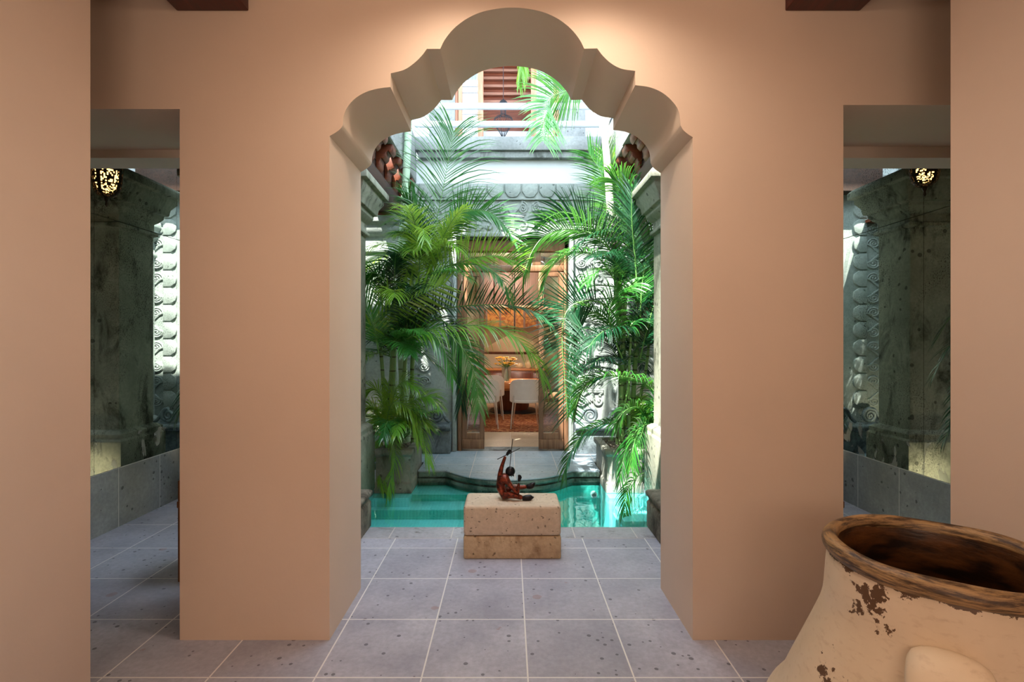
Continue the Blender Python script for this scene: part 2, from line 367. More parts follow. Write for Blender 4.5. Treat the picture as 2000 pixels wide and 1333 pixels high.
def m_glass(name='pane_glass', tint=(.9, .95, .95), refl=.16):
    n = NT(name); t = n.n('ShaderNodeBsdfTransparent'); t.inputs[0].default_value = (*tint, 1); g = n.n('ShaderNodeBsdfGlossy'); g.inputs['Roughness'].default_value = .02
    mx = n.n('ShaderNodeMixShader'); mx.inputs[0].default_value = refl; n.l(t.outputs[0], mx.inputs[1]); n.l(g.outputs[0], mx.inputs[2]); n.l(mx.outputs[0], n.out.inputs[0]); return n.m
M['glass'] = m_glass(); M['glass_upper'] = m_glass('upper_glass', (.9, .95, .97), .3)
def m_emit(name, c, s):
    n = NT(name); e = n.n('ShaderNodeEmission'); e.inputs[0].default_value = (*lin(c), 1); e.inputs[1].default_value = s; n.l(e.outputs[0], n.out.inputs[0]); return n.m
M['glow'] = m_emit('lantern_flame_glass', (255, 196, 112), 4.5)
M['shade'] = flat('pendant_shade', (224, 186, 148), .6)
M['curtain'] = flat('sheer_curtain', (214, 226, 232), .8)

# ------------------------------------------------------------------ room shell
WF, WB = 2.41, 2.92            # faces of the arch wall
FA, FB = 6.20, 6.50            # faces of the courtyard facade
def ax(c): return (640 + c / 2.7768 - CX) / F * WF
def az(c): return H + (CY - c / 2.7768) / F * WF
def seg(pts, n=6): return [(v.x, v.y) for v in cat([(p[0], p[1], 0) for p in pts], n)]
arch = []
for pts in ([(10, 738), (45, 718), (70, 698), (82, 680)], [(82, 680), (86, 635), (103, 588), (142, 540), (200, 503), (270, 481), (340, 472)],
            [(340, 472), (342, 398)], [(342, 398), (415, 378), (472, 340), (512, 300), (538, 265)], [(538, 265), (610, 265)],
            [(610, 265), (640, 208), (695, 145), (775, 90), (870, 56), (1000, 41), (1132, 56), (1227, 90), (1307, 145), (1362, 208), (1392, 265)],
            [(1392, 265), (1462, 262)], [(1462, 262), (1490, 300), (1532, 340), (1590, 372), (1668, 385)], [(1668, 385), (1668, 462)],
            [(1668, 462), (1740, 472), (1810, 500), (1868, 548), (1904, 605), (1914, 680)], [(1914, 680), (1928, 705), (1950, 725), (1980, 745)]):
    s_ = seg(pts, 1 if len(pts) == 2 else 6); arch += s_ if not arch else s_[1:]
arch = [(ax(a), az(b)) for a, b in arch]
JL, JR = arch[0][0], arch[-1][0]
outline = [(-4, 0), (-2.55, 0), (-2.55, 2.527), (-1.565, 2.527), (-1.565, 0), (JL, 0)] + arch + [(JR, 0), (1.59, 0), (1.59, 2.546), (2.55, 2.546), (2.55, 0), (4, 0), (4, 3.9), (-4, 3.9)]
b = MB().prism(outline, lambda u, v: (u, WF, v), lambda u, v: (u, WB, v)); struct(b.build('wall_arch', M['plaster_lamplit'], smooth=30))
# lowered plaster lintels just behind the two side openings
for nm, s in (('trim_1', -1), ('trim_2', 1)):
    struct(MB().box((s * 1.40, WB, 2.48), (s * 3.05, 3.10, 2.95)).build(nm, M['plaster']))
# floors
struct(MB().box((-3.15, -3.2, -.2), (3.15, WB, 0)).build('floor', M['floor']))
b = MB(); b.box((-3.15, WB, -.2), (3.15, 3.66, 0)); b.box((-3.15, 3.66, -.2), (-1.32, 6.2, 0)); b.box((1.32, 3.66, -.2), (3.15, 6.2, 0)); struct(b.build('floor_courtyard', M['floor']))
struct(MB().box((-1.32, 3.66, -.2), (1.32, 3.88, .004)).build('floor_pool_edge', M['coping'], bevel=.008))
# entrance room: side walls end at the passage in front of the arch wall
struct(MB().box((-1.645, -3.2, 0), (-1.95, 2.0, 3.15)).build('wall_left', M['plaster'], bevel=.012))
struct(MB().box((1.736, -3.2, 0), (2.05, 2.0, 3.15)).build('wall_right', M['plaster'], bevel=.012))
struct(MB().box((-3.2, -3.3, 0), (3.2, -3.15, 3.2)).build('wall_back', M['plaster']))
struct(MB().box((-3.3, -3.2, 0), (-3.15, WF, 3.2)).build('wall_passage_left', M['plaster']))
struct(MB().box((3.15, -3.2, 0), (3.3, WF, 3.2)).build('wall_passage_right', M['plaster']))
struct(MB().box((-3.3, -3.3, 3.16), (3.3, WF, 3.4)).build('ceiling', M['plaster']))
ZB = H + (CY - 22) / F * WF
for k, (x0, x1, lab) in enumerate(((-1.578, -1.236, 'left'), (1.312, 1.668, 'right'))):
    o = MB().box((x0, -3.1, ZB), (x1, WF, 3.158)).build('ceiling_beam', M['wood_beam'], bevel=.006)
    tag(o, 'red-brown wooden ceiling beam at the top %s of the arch wall' % lab, 'beam', 'ceiling beams meeting the arch wall')

# ------------------------------------------------------------------ galleries left and right of the pool
cap_prof = [(.0, 2.42), (.03, 2.43), (.03, 2.46), (.005, 2.47), (.005, 2.54), (.03, 2.56), (.06, 2.60), (.06, 2.63), (.09, 2.64), (.10, 2.70), (.14, 2.76), (.14, 2.80), (.18, 2.81), (.18, 2.87), (.15, 2.90)]
for s, side in ((-1, 'left'), (1, 'right')):
    def bx(m, xa, xb, ya, yb, za, zb): m.box((s * xa, ya, za), (s * xb, yb, zb)); return m
    # outer wall with the stone dado and the mirrors above
    struct(bx(MB(), 3.02, 3.3, WB, FA, 0, 3.3).build('wall_gallery_' + side, M['pier']))
    struct(bx(MB(), 2.995, 3.02, WB, FA, 0, .452).build('baseboard_' + side, M['dado']))
    cuts = [2.95, 3.666, 4.576, 5.486, 6.19]
    for j in range(4):
        for (z0, z1, zn) in ((.455, 2.343, 'lower'), (2.348, 3.15, 'upper')):
            m = bx(MB(), 3.0, 3.015, cuts[j] + .0015, cuts[j + 1] - .0015, z0, z1)
            o = m.build('mirror_panel', M['mirror'])
            where = ('next to the arch wall', 'second from the arch wall', 'third from the arch wall', 'against the carved facade')[j]
            tag(o, 'antiqued mirror panel on the %s gallery wall, %s row, %s' % (side, zn, where), 'mirror', 'antique mirror panels of the %s gallery' % side)
    # stone pier with plinth and capital
    x0, x1 = sorted((s * (2.6 if s < 0 else 2.5), s * 1.37))
    m = MB().sq(x0, x1, 4.42, 4.85 if s < 0 else 4.80, [(.07, 0), (.07, .56), (.055, .58), (.055, .62), (.02, .645), (0, .65)] + cap_prof)
    struct(m.build('column_' + side, M['pier'], bevel=.006))
    # pilaster at the facade
    x0, x1 = sorted((s * (1.68 if s < 0 else 1.43), s * 1.30))
    m = MB().sq(x0, x1, 5.86, 6.19, [(.05, .0), (.05, .5), (0, .53), (0, 2.44), (.02, 2.46), (.02, 2.50), (0, 2.51), (0, 2.64), (.03, 2.66), (.05, 2.72), (.05, 2.76), (.08, 2.80), (.08, 2.87)])
    struct(m.build('pilaster_' + side, M['facade'], bevel=.006, kind='structure'))
    # beam along the gallery edge, roof and stone band of the upper terrace
    struct((lambda m_: (bx(m_, 1.27, 1.52, 3.0, FA, 2.91, 3.10), bx(m_, 1.305, 1.50, 3.0, 6.0, 3.10, 3.20), bx(m_, 1.305, 1.50, 5.0, 6.0, 3.2, 3.36))[0])(MB()).build('beam_' + side, M['wood_dark'], bevel=.01))
    m = bx(MB(), 1.30, 3.3, WB, 5.0, 3.20, 3.36); struct(m.build('ceiling_gallery_' + side, M['wood_dark']))
    m = bx(MB(), 1.13, 3.3, WB, 5.0, 3.36, 3.90); bx(m, 1.13, 1.24, 5.0, FA, 3.36, 3.90); struct(m.build('slab_' + side, M['band'], bevel=.01))
    struct(bx(MB(), 1.56, 3.0, 6.02, FA, 3.22, 3.75).build('beam_facade_' + side, M['wood_dark']))  # dark piece added to cover the bright strip above the facade in the mirrors
    # carved corbels under the slab
    prof = [(1.30, 3.105), (1.30, 3.355), (1.135, 3.355), (1.14, 3.30), (1.165, 3.27), (1.18, 3.29), (1.20, 3.275), (1.205, 3.24), (1.235, 3.21), (1.25, 3.22), (1.262, 3.19), (1.262, 3.15), (1.28, 3.12)]
    for j in range(9):
        y = 3.25 + j * .34
        o = MB().prism(prof, lambda u, v: (s * u, y, v), lambda u, v: (s * u, y + .16, v)).build('corbel', M['wood_corbel'], bevel=.006)
        place = ('nearest the arch wall', 'second from the arch wall', 'third from the arch wall', 'fourth from the arch wall', 'fifth from the arch wall', 'fourth from the facade', 'third from the facade', 'second from the facade', 'nearest the facade')[j]
        tag(o, 'scalloped wooden corbel under the %s upper terrace, %s' % (side, place), 'corbel', 'carved corbels under the %s terrace' % side)
    # timber bracket on the pilaster
    struct(bx(MB(), 1.26, 1.66, 5.80, FA, 2.872, 2.905).build('beam_bracket_' + side, M['wood_corbel']))
# unseen wall added to shade the left half of the court and low parapet on the right
m = MB(); m.box((-1.35, WB, 3.90), (-1.17, 5.0, 6.4)); m.box((-1.35, .5, 3.4), (-1.17, WB, 6.4)); struct(m.build('shade_wall_left', M['white_wall']))

struct(MB().box((-4, 4.62, 6.6), (4, 7.1, 6.75)).build('shade_eave', M['white_wall']))  # unseen eave added to keep the sun off the upper facade
for s in (-1, 1): struct(MB().box((s * 1.55, FA, 3.36), (s * 3.3, FB, 4.6)).build('wall_facade_upper_' + ('left' if s < 0 else 'right'), M['facade']))

# ------------------------------------------------------------------ facade
DX0, DX1, DZ = -.640, .735, 2.70                       # doorway
poly = [(-3.3, -.6), (DX0, -.6), (DX0, DZ), (DX1, DZ), (DX1, -.6), (3.3, -.6), (3.3, 3.36), (-3.3, 3.36)]
struct(MB().prism(poly, lambda u, v: (u, FA, v), lambda u, v: (u, FB, v)).build('wall_facade', M['facade']))
struct(MB().box((-1.55, FA + .02, 3.36), (1.55, FB + .1, 3.66)).build('wall_facade_white', M['white_wall']))
struct(MB().box((-1.10, FA - .06, 3.655), (1.10, FB + 2.0, 3.735)).build('trim_band_lower', M['band_dirty'], bevel=.006))
struct(MB().box((-1.13, FA - .10, 3.735), (1.13, FB + 2.0, 3.90)).build('trim_band_upper', M['band'], bevel=.008))
# door surround mouldings
m = MB(); m.box((DX0 - .05, FA - .05, .09), (DX0 + .0, FA + .02, DZ + .05)); m.box((DX1, FA - .05, .09), (DX1 + .05, FA + .02, DZ + .05)); m.box((DX0, FA - .05, DZ), (DX1, FA + .02, DZ + .05))
struct(m.build('trim_door', M['facade'], bevel=.008))

def motif(m, T, sc=1.0):
    """one palmette unit, 0.42 wide, 0.40 tall, mapped by T(u, v, h) to the wall"""
    def tb(pts, r, flat=.75): 
        q = [T(p.x * sc, p.y * sc, .006) for p in cat([(a, b_, 0) for a, b_ in pts], 4)]
        m.tube(q, r * sc * 1.35, 6, nrm=(Vector(T(0, 0, 1)) - Vector(T(0, 0, 0))), flat=flat)
    for sx in (-1, 1):
        tb([(sx * .012, .02), (sx * .012, .2), (sx * .04, .26), (sx * .10, .33), (sx * .12, .385)], .011)
        sp = []
        for k in range(30):
            a = k / 29 * 4.6 * math.pi; r = .066 * (1 - k / 31); sp.append((sx * (.125 + r * math.sin(a) * .95), .295 + r * math.cos(a) * 1.15))
        q = [T(x * sc, y * sc, .006) for x, y in sp]; m.tube(q, .0125 * sc, 5, nrm=(Vector(T(0, 0, 1)) - Vector(T(0, 0, 0))), flat=.9)
        for k in range(4):                      # leaf fan below the volute
            t = k / 3
            tb([(sx * .03, .15), (sx * (.06 + .035 * t), .175 + .03 * t), (sx * (.105 + .05 * t), .165 + .055 * t - .03 * (1 - t))], .010 - .001 * k)
        tb([(sx * .03, .15), (sx * .10, .15), (sx * .165, .11), (sx * .165, .06), (sx * .125, .035), (sx * .095, .055), (sx * .11, .085), (sx * .13, .07)], .010)
        tb([(sx * .012, .02), (sx * .05, .07), (sx * .06, .05)], .008)
def scallops(m, T, n, wd, hg):
    for k in range(n):
        u = (k + .5) * wd; w_ = wd * .47; pts = [(-w_, hg), (-w_, hg * .45), (-w_ * .55, hg * .06), (0, 0), (w_ * .55, hg * .06), (w_, hg * .45), (w_, hg)]
        base = [T(u + a, b_, 0) for a, b_ in pts]; mid = [T(u + a * .96, b_ * .97 + hg * .015, .02) for a, b_ in pts]; top = [T(u + a * .45, hg * .5 + (b_ - hg * .5) * .5, .032) for a, b_ in pts]
        n_ = len(pts); fs = [(i, (i + 1) % n_, (i + 1) % n_ + n_, i + n_) for i in range(n_)] + [(i + n_, (i + 1) % n_ + n_, (i + 1) % n_ + 2 * n_, i + 2 * n_) for i in range(n_)] + [tuple(range(2 * n_, 3 * n_))]
        m.add(base + mid + top, fs)
# frieze above the door
m = MB()
for k in range(7): motif(m, lambda u, v, h, c=.047 + (k - 3) * .42: (c + u, FA - h, 2.765 + v))
struct(m.build('trim_frieze', M['facade'], smooth=60))
m = MB(); scallops(m, lambda u, v, h: (.047 - 1.575 + u, FA - h, 3.185 + v), 15, .21, .165); m.box((-1.6, FA - .03, 3.155), (1.7, FA, 3.17)); struct(m.build('trim_scallops', M['facade'], smooth=50))
# vertical carved bands left and right of the door, with scalloped outer edge
for s, side in ((-1, 'left'), (1, 'right')):
    m = MB()
    sh = 0 if s < 0 else .15
    for k in range(6): motif(m, lambda u, v, h, c=.82 + k * .42: (s * (1.40 - sh + v), FA - h, c + u * .98))
    for k in range(5): motif(m, lambda u, v, h, c=.82 + k * .42: (s * (1.32 - sh - v * .95), FA - h, c + u * .98))
    struct(m.build('trim_carving_' + side, M['facade'], smooth=60))
    m = MB(); scallops(m, lambda u, v, h: (s * (1.945 - sh - v), FA - h, .62 + u), 13, .21, .165); struct(m.build('trim_scallop_edge_' + side, M['facade'], smooth=50))
    # ledge: rough base, bullnose shelf, scrolls on top
    xa, xb = sorted((s * .745 + .047, s * 2.6))
    struct(MB().box((xa, FA - .17, .09), (xb, FA, .36)).build('baseboard_facade_' + side, M['ledge'], bevel=.01))
    m = MB().tube([(xa - .0, FA - .17, .40), (xb, FA - .17, .40)], .038, 14); m.box((xa, FA - .17, .362), (xb, FA, .438)); struct(m.build('sill_facade_' + side, M['ledge'], smooth=40))
    m = MB()
    for k in range(4):
        cx = s * (.93 + k * .34) + .047
        sp = []
        for j in range(40):
            a = j / 39 * 4.4 * math.pi; r = .085 * (1 - j / 42); sp.append((cx + r * math.sin(a), FA - .10, .535 + r * math.cos(a)))
        m.tube(sp, [.022 - .012 * j / 39 for j in range(40)], 8)
        m.tube(cat([(cx, FA - .10, .62), (cx - s * .06, FA - .1, .60), (cx - s * .12, FA - .1, .50), (cx - s * .17, FA - .1, .455)], 5), .02, 8)
    struct(m.build('trim_scroll_' + side, M['ledge'], smooth=60))

# terrace in front of the door with a bulging edge
TZ = .088; TY = 5.26
bul = [(-.945, TY), (-.64, TY)] + [(.0 + .76 * math.sin(a), 4.91 + .76 - .76 * math.cos(a) + 0.0) for a in [R(-52 + 104 * k / 24) for k in range(25)]] + [(.66, TY), (.945, TY)]
bul[0:2] = [(-.945, TY), (-.66, TY)]
def terr(out, z0, z1):
    pts = [(x, y - out) for x, y in bul]; return MB().prism([(-1.9, FA), (-1.9, 5.63), (-.945, 5.63)] + pts + [(.945, 5.63), (1.9, 5.63), (1.9, FA)], lambda u, v: (u, v, z0), lambda u, v: (u, v, z1))
struct(terr(.012, .072, TZ).build('floor_terrace', M['terrace'], bevel=.007, seg=3)); struct(terr(.022, .026, .071).build('trim_terrace_edge', M['terrace_edge'], bevel=.02, seg=4))
m = terr(-.03, -.9, .026); m2 = terr(.0, -.03, .004); m.add(m2.v, m2.f); m3 = terr(-.012, -.9, -.075); struct(m.build('wall_terrace_edge', M['terrace_edge']))
struct(m3.build('wall_pool_terrace', M['pool_deep']))

# pool
PX = 1.32
m = MB(); m.box((-PX - .2, 3.68, -.9), (PX + .2, 5.6, -.8)); m.box((-PX - .2, 3.68, -.8), (PX + .2, 3.70, -.2)); m.box((-PX - .25, 3.68, -.8), (-PX, 5.6, -.1)); m.box((PX, 3.68, -.8), (PX + .25, 5.6, -.1))
struct(m.build('pool_basin', M['pool_deep'], kind='structure'))
m = MB(); m.box((-PX, 4.985, -.8), (-.10, 5.6, -.080)); m.box((-PX, 4.725, -.8), (-.18, 4.985, -.145)); m.box((-PX, 4.305, -.8), (-.26, 4.725, -.235))
m.box((1.0, 4.4, -.8), (PX, 5.0, -.14)); m.box((.98, 4.45, -.8), (PX + .1, 4.90, -.2))
struct(m.build('pool_steps', M['pool'], kind='structure'))
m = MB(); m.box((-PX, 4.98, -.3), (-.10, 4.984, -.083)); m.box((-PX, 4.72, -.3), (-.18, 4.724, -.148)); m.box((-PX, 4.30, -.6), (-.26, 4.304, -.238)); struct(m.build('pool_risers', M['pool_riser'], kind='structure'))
m = MB(); m.box((-PX, 4.80, -.8), (-.95, 5.62, -.06)); m.box((.95, 4.80, -.8), (PX, 5.62, -.06)); struct(m.build('wall_pool_side', M['pool']))
struct(MB().box((-PX, 3.86, -.0525), (PX, 5.32, -.05)).build('water_pool', M['water']))
t = thing('pool_light', 'small round underwater light set in the pool wall below the terrace', 'light fitting', P(1160, 967, 5.22))
c = P(1160, 967, 5.22)
MB().tube([c + Vector((0, .03, 0)), c + Vector((0, -.012, 0))], .034, 20).build('light_ring', M['white_paint'], t, smooth=40)
MB().tube([c + Vector((0, -.010, 0)), c + Vector((0, -.02, 0))], .022, 20).build('lens', M['bone'], t, smooth=40)

# ------------------------------------------------------------------ planters and blocks by the pool
for s, side in ((-1, 'left'), (1, 'right')):
    x0, x1 = sorted((s * .948, s * 1.315))
    t = thing('stone_planter', 'mossy grey stone planter box %s of the terrace holding palms' % side, 'planter', ((x0 + x1) / 2, 5.15, -.05), 'stone planters flanking the terrace')
    m = MB().sq(x0, x1, 4.935, 5.60, [(0, -.058), (.0, .04), (-.012, .05), (-.012, .30), (.012, .32), (.012, .37), (-.06, .375), (-.06, .33)]); m.build('box', M['planter'], t, bevel=.008)
    m = MB()
    rnd = random.Random(3 + s)
    for k in range(90):
        p = Vector((rnd.uniform(x0 + .08, x1 - .08), rnd.uniform(5.01, 5.53), .345)); r = rnd.uniform(.012, .026)
        m.lathe([(r * math.cos(a), r * .6 * math.sin(a)) for a in (R(-88), R(-45), 0, R(45), R(88))], p, 7)
    o = m.build('pebbles', M['soil'], t, smooth=60); o['kind'] = 'stuff'
    x0, x1 = sorted((s * 1.058, s * 1.30))
    t = thing('stone_block', 'low weathered stone block %s of the pool edge behind the arch' % side, 'stone block', ((x0 + x1) / 2, 3.7, 0), 'weathered blocks flanking the pool edge')
    MB().sq(x0, x1, 3.50, 3.90, [(0, .005), (0, .20), (-.012, .21), (-.012, .23), (.0, .24)]).build('base', M['moss_block'], t, bevel=.008)
    MB().sq(x0, x1, 3.50, 3.90, [(0, .24), (.008, .255), (.008, .275), (-.012, .29)]).build('cap', M['moss_block'], t, bevel=.006)

# ------------------------------------------------------------------ statue and its plinth
bx0, bx1, by0, by1, bz = -.297, .341, 3.307, 3.61, .348
t = thing('stone_plinth', 'sandy rounded stone plinth in front of the pool carrying a bronze figure', 'plinth', (.02, 3.46, 0))
MB().box((bx0, by0, .15), (bx1, by1, bz)).build('top_course', M['plinth'], t, bevel=.022, seg=4)
MB().box((bx0, by0, 0), (bx1, by1, .148)).build('base_course', M['plinth_low'], t, bevel=.012)
SD = 3.46
def sp_(cx, cy, dy=0.0): 
    v = P(940 + cx / 7.41, 820 + cy / 7.41, SD); return Vector((v.x, SD + dy, v.z))
t = thing('bronze_statue', 'small dark bronze seated figure crossing two thin rods above its bald head', 'statue', sp_(300, 1160))
def skin(name, nodes, edges, mat, parent, root=0, sub=2):
    off = Vector(ROOT[parent.name]); me = bpy.data.meshes.new(name)
    me.from_pydata([n_[0] - off for n_ in nodes], edges, []); o = bpy.data.objects.new(name, me); COL.objects.link(o); o.parent = parent; ROOT[o.name] = tuple(off)
    md = o.modifiers.new('skin', 'SKIN'); md.use_smooth_shade = True
    for i, n_ in enumerate(nodes):
        sv = me.skin_vertices[0].data[i]; r = n_[1]; sv.radius = r if isinstance(r, tuple) else (r, r); sv.use_root = (i == root)
    ss = o.modifiers.new('sub', 'SUBSURF'); ss.levels = sub; ss.render_levels = sub
    me.materials.append(mat); return o
z0 = bz
nodes = [(sp_(290, 1060), (.042, .040)), (sp_(275, 985), (.043, .038)), (sp_(292, 905), (.042, .036)), (sp_(320, 845), (.034, .030)), (sp_(385, 785), (.019, .019)),   # pelvis..neck 0-4
         (sp_(270, 800, -.004), .021), (sp_(292, 700, -.004), .0155), (sp_(310, 640, -.003), .0135), (sp_(350, 530), .0105),                             # raised arm 5-8
         (sp_(375, 865, -.035), .022), (sp_(450, 960, -.055), .0155), (sp_(535, 1045, -.06), .0135), (sp_(530, 960, -.055), .0115), (sp_(545, 890, -.045), .0085),   # other arm 9-13
         (sp_(330, 1085, -.03), .030), (sp_(430, 1060, -.045), .025), (sp_(500, 1075, -.045), .021), (sp_(600, 1110, -.04), .016),                 # near leg 14-17
         (sp_(330, 1070, .03), .028), (sp_(450, 1010, .045), .023), (sp_(560, 1010, .045), .018), (sp_(670, 1000, .045), .014)]                         # far leg 18-21
edges = [(0, 1), (1, 2), (2, 3), (3, 4), (3, 5), (5, 6), (6, 7), (7, 8), (3, 9), (9, 10), (10, 11), (11, 12), (12, 13), (0, 14), (14, 15), (15, 16), (16, 17), (0, 18), (18, 19), (19, 20), (20, 21)]
body = skin('figure_body', nodes, edges, M['bronze'], t)
hd = sp_(420, 750)
m = MB(); pr = []
for k in range(13): a = R(-90 + 15 * k); pr.append((.030 * math.cos(a) + 1e-5, .034 * math.sin(a)))
m.lathe(pr, (0, 0, 0), 24)
rot = Matrix.Rotation(R(38), 3, 'Y')
for i, v in enumerate(m.v):
    v = Vector((v.x * 1.12, v.y * .9, v.z))
    if v.z < 0 and v.x > 0: v.x *= 1 - .12 * (-v.z / .031)
    m.v[i] = rot @ v + hd
f = rot @ Vector((1, 0, 0)); u = rot @ Vector((0, 0, 1))
m.tube([hd + f * .029 - u * .002, hd + f * .036 - u * .012, hd + f * .028 - u * .014], [.003, .0055, .003], 8)
for sy in (-1, 1):
    m.lathe([(.0055 * math.cos(a), .008 * math.sin(a)) for a in (R(-85), R(-40), 0, R(40), R(85))], hd + Vector((-.004, sy * .026, -.004)), 8)
    m.lathe([(.004 * math.cos(a), .0028 * math.sin(a)) for a in (R(-85), R(-30), R(30), R(85))], hd + f * .027 + u * .004 + Vector((0, sy * .011, 0)), 8)
m.tube([hd + f * .026 - u * .021 + Vector((0, -.009, 0)), hd + f * .029 - u * .021, hd + f * .026 - u * .021 + Vector((0, .009, 0))], .0026, 6)
m.build('head', M['bronze_dark'], t, smooth=60)
def hand(c, fwd, up, lat, curl, parent, mat, sc=1.0):
    m = MB(); c = Vector(c); fwd, up, lat = [Vector(x).normalized() for x in (fwd, up, lat)]
    m.tube([c - up * .012 * sc, c, c + up * .012 * sc], [.007 * sc, .0105 * sc, .0095 * sc], 8, flat=.7, nrm=fwd)
    for k in range(4):
        b_ = c + up * .012 * sc + lat * (.0048 * (k - 1.5)) * sc; L = (.012, .0145, .0135, .0105)[k] * sc
        m.tube([b_, b_ + up * L * .6 + fwd * L * .15 * curl, b_ + up * L * .75 + fwd * L * .65 * curl, b_ + up * L * (1.3 - curl) + fwd * L * curl], [.0030 * sc, .0030 * sc, .0027 * sc, .0018 * sc], 6)
    b_ = c + lat * .008 * sc; m.tube([b_, b_ + lat * .006 * sc + up * .007 * sc + fwd * .004 * sc, b_ + lat * .004 * sc + up * .016 * sc + fwd * .009 * sc], [.0034 * sc, .0032 * sc, .002 * sc], 6)
    return m.build('hand', mat, parent, smooth=70)
hand(sp_(385, 490), (.6, -.8, .1), (.55, 0, .9), (.7, .6, -.4), .75, t, M['bronze_dark'], 1.25)
hand(sp_(548, 840, -.045), (-.4, .8, .2), (.1, 0, 1), (.9, .4, 0), .55, t, M['bronze_dark'], 1.2)
for pa, pb, pc, dy in (((590, 1118), (680, 1135), (742, 1100), -.04), ((660, 1000), (725, 990), (775, 945), .045)):
    m = MB(); a, b_, c_ = sp_(*pa, dy), sp_(*pb, dy), sp_(*pc, dy); b_.z = max(b_.z, bz + .0195); c_.z = max(c_.z, bz + .02)
    m.tube(cat([a, b_, c_], 5), [.015, .017, .0185, .020, .020, .0205, .020, .019, .017, .013, .007], 10, flat=.85, nrm=(0, 1, 0))
    for k in range(5): m.tube([c_ + Vector((-.002, (k - 2) * .0052, -.004)), c_ + Vector((.005, (k - 2) * .0055, .003))], [.0036, .002], 6)
    m.build('foot', M['bronze_dark'], t, smooth=70)
MB().tube([sp_(232, 572, -.01), sp_(560, 412, -.01)], .0026, 8).build('rod', M['bronze_dark'], t, smooth=60)
MB().tube([sp_(412, 695), sp_(430, 500), sp_(455, 280)], .0024, 8).build('rod', M['bronze_dark'], t, smooth=60)

# ------------------------------------------------------------------ urn
UC = Vector((1.218, 1.433, 0))
t = thing('clay_urn', 'large cream clay urn with flaking glaze and dark brown rim', 'urn', UC)
body_p = [(.27, 0), (.33, .02), (.41, .10), (.452, .20), (.446, .27), (.404, .335), (.375, .405), (.332, .51), (.302, .585), (.288, .625), (.281, .66), (.277, .71), (.272, .77), (.262, .80), (.24, .80)]
pp = [(v.x, v.y) for v in cat([(a, b_, 0) for a, b_ in body_p], 4)]
MB().lathe(pp, UC, 96).build('body', M['urn'], t, smooth=60)
rp = [(.2635 + .0215 * math.cos(a) , .812 + .027 * math.sin(a)) for a in [R(k * 18) for k in range(21)]]
m = MB().lathe(rp, UC, 96)
rr = random.Random(5)
for i, v in enumerate(m.v):
    d = v - UC; a = math.atan2(d.y, d.x); k = 1 + .006 * math.sin(3 * a + 1) + .004 * math.sin(7 * a); m.v[i] = Vector((UC.x + d.x * k, UC.y + d.y * k, v.z + .003 * math.sin(5 * a)))
m.build('rim', M['rim'], t, smooth=80)
MB().lathe([(.243, .812), (.236, .78), (.245, .70), (.275, .60), (.36, .42), (.41, .24), (.36, .08), (.02, .03)], UC, 72).build('inside', M['inner'], t, smooth=60)
for k, ang in enumerate((-127, 53)):
    a = R(ang); d = Vector((math.cos(a), math.sin(a), 0)); q = Vector((-d.y, d.x, 0)); m = MB()
    pts = cat([UC + d * r + Vector((0, 0, z)) for r, z in ((.276, .650), (.306, .652), (.338, .626), (.366, .580), (.392, .515), (.410, .44), (.385, .38))], 4)
    wd = [.040 + .045 * math.sin(math.pi * min(1, .25 + .6 * i / (len(pts) - 1))) for i in range(len(pts))]
    m.tube(pts, wd, 16, flat=.42, nrm=d + Vector((0, 0, .6))); m.build('lug', M['urn'], t, smooth=70)

# ------------------------------------------------------------------ benches behind the arch wall
for s, side, xe in ((-1, 'left', 1.955), (1, 'right', 1.975)):
    t = thing('wooden_bench', 'brown wooden bench mostly hidden behind the wall right beside the %s opening' % side, 'bench', (s * 1.7, 3.1, 0), 'wooden benches behind the arch wall')
    x0, x1 = sorted((s * xe, s * 1.42))
    MB().box((x0, 2.98, .44), (x1, 3.36, .48)).build('seat', M['wood_bench'], t, bevel=.005)
    for xx in (s * xe, s * 1.46): MB().box((xx, 2.99, 0), (xx - s * .04, 3.35, .60)).build('side_panel', M['wood_bench'], t, bevel=.005)
    MB().box((x0 + .04, 3.0, .10), (x1 - .04, 3.03, .16)).build('stretcher', M['wood_bench'], t, bevel=.004)

